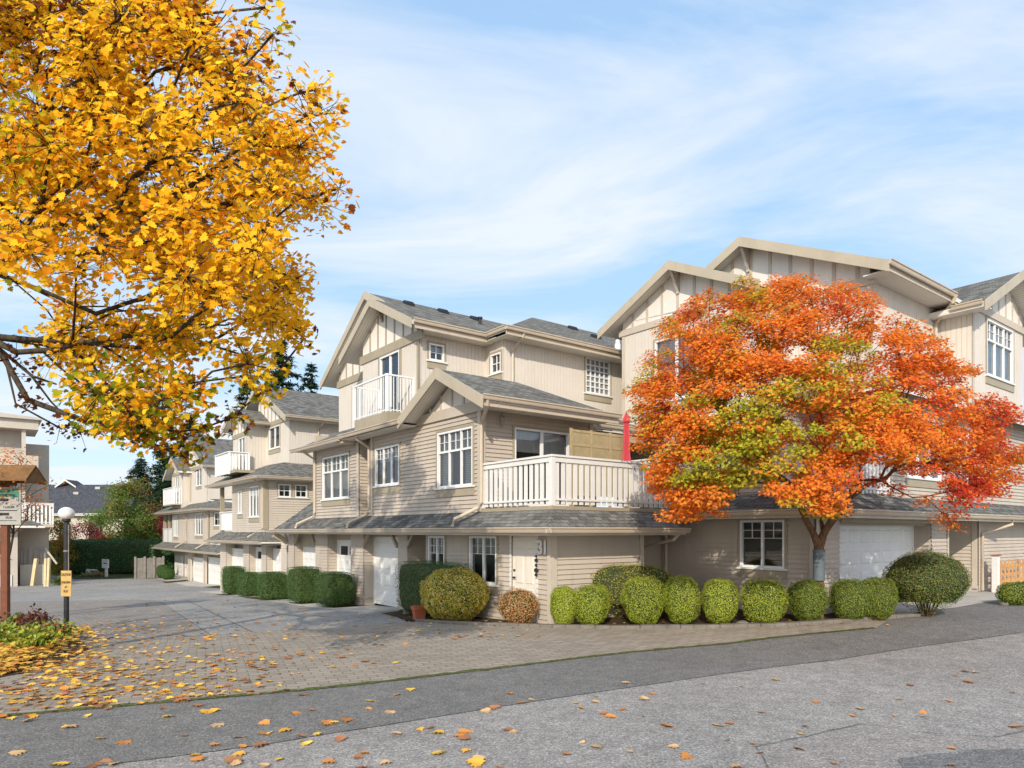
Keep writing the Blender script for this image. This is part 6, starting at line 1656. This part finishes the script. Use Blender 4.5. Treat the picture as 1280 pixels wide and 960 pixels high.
def grey_fence():
    (x0, y0, z0), (x1, y1, z1) = at(169, 723.5), at(204, 721.5); L = math.hypot(x1-x0, y1-y0)
    T = empty('board_fence', (x0, y0, z0), 'weathered grey board fence beside the farthest townhouse', 'fence', math.atan2(y1-y0, x1-x0)); H = 1.75
    rr = random.Random(3); mb = MB(); k = 0
    while k*.15 < L: mb.box((k*.15, -.015, -.05), (k*.15+.138, .015, H+rr.uniform(-.04, .03)-.0)); k += 1
    mb.build('board_panel', M['greywood'], T)
    for s in (0, L/3, 2*L/3, L): mb = MB(); mb.box((s-.07, -.09, -.2), (s+.07, .05, H+.12)); mb.build('post', M['greywood'], T)
    mb = MB(); mb.box((0, .016, .35), (L, .06, .45)); mb.box((0, .016, H-.35), (L, .06, H-.25)); mb.build('rail', M['greywood'], T)
grey_fence()
def gate():
    T0 = W(15.3, -4.15, .25)
    T = empty('picket_gate', T0, 'cedar picket gate panel between two white posts behind the low hedge', 'gate', TH)
    L = 3.1
    mb = MB(); n = 9
    for k in range(n): mb.box((.15+k*(L-.3)/(n-1)-.06, -.012, .08), (.15+k*(L-.3)/(n-1)+.06, .012, 1.0+.03*(k % 2)))
    mb.build('picket_panel', M['cedar'], T)
    mb = MB()
    for z in (.28, .78): mb.box((.05, .013, z), (L-.05, .06, z+.1))
    mb.box((.05, .013, .52), (L-.05, .035, .6)); mb.build('rail', M['cedar'], T)
    for x in (0, L):
        mb = MB(); mb.box((x-.09, -.09, -.1), (x+.09, .09, 1.18)); p = mb.build('post', M['white'], T, bevel=.006)
        mb = MB(); mb.box((x-.12, -.12, 1.18), (x+.12, .12, 1.22)); mb.build('cap', M['terracotta'], p)
gate()
def stones():
    for (u, v, s, lab) in ((508, 768, .13, 'pale stone at the foot of the nearest garage pier'), (1258, 757, .12, 'flat pale stone under the low hedge'), (931, 783, .16, 'pale stone between the bright boxwood balls under the window')):
        x, y, z = at(u, v); bm = bmesh.new(); bmesh.ops.create_icosphere(bm, subdivisions=3, radius=s)
        for w in bm.verts: w.co *= 1+.25*noise.noise(w.co*6+Vector((u, 0, 0))); w.co.z *= .6
        me = bpy.data.meshes.new('stone'); bm.to_mesh(me); bm.free(); me.materials.append(M['kerbstone'])
        o = bpy.data.objects.new('stone', me); COL.objects.link(o); o.location = (x, y+.1, z+.03); tag(o, lab, 'stone')
stones()

# ================================================================ daylight
EL = R(28.5); az = (.16, .987)                   # the way the light travels over the ground
d = Vector((az[0]*math.cos(EL), az[1]*math.cos(EL), -math.sin(EL)))
su = bpy.data.lights.new('sun', 'SUN'); su.energy = 2.5; su.angle = R(.53); su.color = (1.0, .91, .77)
so = bpy.data.objects.new('sun', su); COL.objects.link(so); so.rotation_euler = d.to_track_quat('-Z', 'Y').to_euler(); so.location = (-6, -20, 30)
wd = bpy.data.worlds.new('World'); scene.world = wd; wd.use_nodes = True
nt = wd.node_tree; nt.nodes.clear()
def N_(t, **k):
    n = nt.nodes.new(t)
    for a, b in k.items(): setattr(n, a, b)
    return n
out = N_('ShaderNodeOutputWorld'); bg = N_('ShaderNodeBackground'); nt.links.new(bg.outputs[0], out.inputs[0])
sky = N_('ShaderNodeTexSky', sky_type='NISHITA'); sky.sun_disc = False; sky.sun_elevation = EL; sky.sun_rotation = math.atan2(-az[0], -az[1])
sky.air_density = 1.0; sky.dust_density = .6; sky.ozone_density = 1.6; sky.altitude = 50
tc = N_('ShaderNodeTexCoord'); sx = N_('ShaderNodeSeparateXYZ'); nt.links.new(tc.outputs['Generated'], sx.inputs[0])
def m_(op, a, b=0.0, c=None):
    n = N_('ShaderNodeMath', operation=op)
    for s, v in zip(n.inputs, (a, b) if c is None else (a, b, c)):
        if hasattr(v, 'links'): nt.links.new(v, s)
        else: s.default_value = v
    return n.outputs[0]
zz = m_('ADD', m_('MAXIMUM', sx.outputs[2], 0.0), .16)
cx, cy = m_('DIVIDE', sx.outputs[0], zz), m_('DIVIDE', sx.outputs[1], zz)
cb = N_('ShaderNodeCombineXYZ'); nt.links.new(cx, cb.inputs[0]); nt.links.new(cy, cb.inputs[1])
mp = N_('ShaderNodeMapping'); mp.inputs['Rotation'].default_value = (0, 0, R(30)); mp.inputs['Scale'].default_value = (.8, 1.7, 1); mp.inputs['Location'].default_value = (2.2, 9.3, 0)
nt.links.new(cb.outputs[0], mp.inputs[0])
n1 = N_('ShaderNodeTexNoise'); n1.inputs['Scale'].default_value = 1.0; n1.inputs['Detail'].default_value = 8; n1.inputs['Roughness'].default_value = .6; n1.inputs['Distortion'].default_value = .7
nt.links.new(mp.outputs[0], n1.inputs['Vector'])
rp = N_('ShaderNodeValToRGB'); e = rp.color_ramp.elements; e[0].position = .40; e[0].color = (.03, .03, .03, 1); e[1].position = .66; e[1].color = (.85, .85, .85, 1)
nt.links.new(n1.outputs['Fac'], rp.inputs[0])
hz = m_('MULTIPLY', m_('POWER', m_('SUBTRACT', 1.0, m_('MAXIMUM', sx.outputs[2], 0.0)), 7.0), .5)
fac = m_('MINIMUM', m_('ADD', rp.outputs[0], hz), 1.0)
vl = N_('ShaderNodeMix', data_type='RGBA'); nt.links.new(m_('ADD', m_('MULTIPLY', sx.outputs[1], .28), .50), vl.inputs[0]); nt.links.new(sky.outputs[0], vl.inputs[6]); vl.inputs[7].default_value = (1.74, 2.78, 4.1, 1)
mx = N_('ShaderNodeMix', data_type='RGBA'); nt.links.new(fac, mx.inputs[0]); nt.links.new(vl.outputs[2], mx.inputs[6]); cw = N_('ShaderNodeVectorMath', operation='SCALE'); cw.inputs[0].default_value = (3.62, 3.82, 4.08); nt.links.new(m_('ADD', m_('MULTIPLY', m_('MAXIMUM', m_('MULTIPLY', sx.outputs[1], -1.0), 0.0), .9), 1.0), cw.inputs[3]); nt.links.new(cw.outputs[0], mx.inputs[7])
nt.links.new(mx.outputs[2], bg.inputs[0]); bg.inputs[1].default_value = .15

cam = bpy.data.cameras.new('camera'); co = bpy.data.objects.new('camera', cam); COL.objects.link(co)
co.location = (0, 0, CAMH); co.rotation_euler = (R(90), 0, 0); cam.sensor_width = 36; cam.lens = FPX/1280*36
cam.shift_y = (HZ-480)/1280; cam.clip_end = 2000; cam.clip_start = .1
scene.camera = co
scene.render.engine = 'CYCLES'
scene.view_settings.view_transform = 'Standard'; scene.view_settings.look = 'None'; scene.view_settings.exposure = .76; scene.view_settings.gamma = 1
try: scene.view_settings.use_curve_mapping = False
except Exception: pass
cy_ = scene.cycles
cy_.max_bounces = 6; cy_.diffuse_bounces = 3; cy_.glossy_bounces = 3; cy_.transmission_bounces = 4; cy_.transparent_max_bounces = 8
cy_.use_denoising = True; cy_.sample_clamp_indirect = 6
for o in bpy.data.objects:                      # stacked copies in the data take Blender's own suffixes
    o.select_set(False)
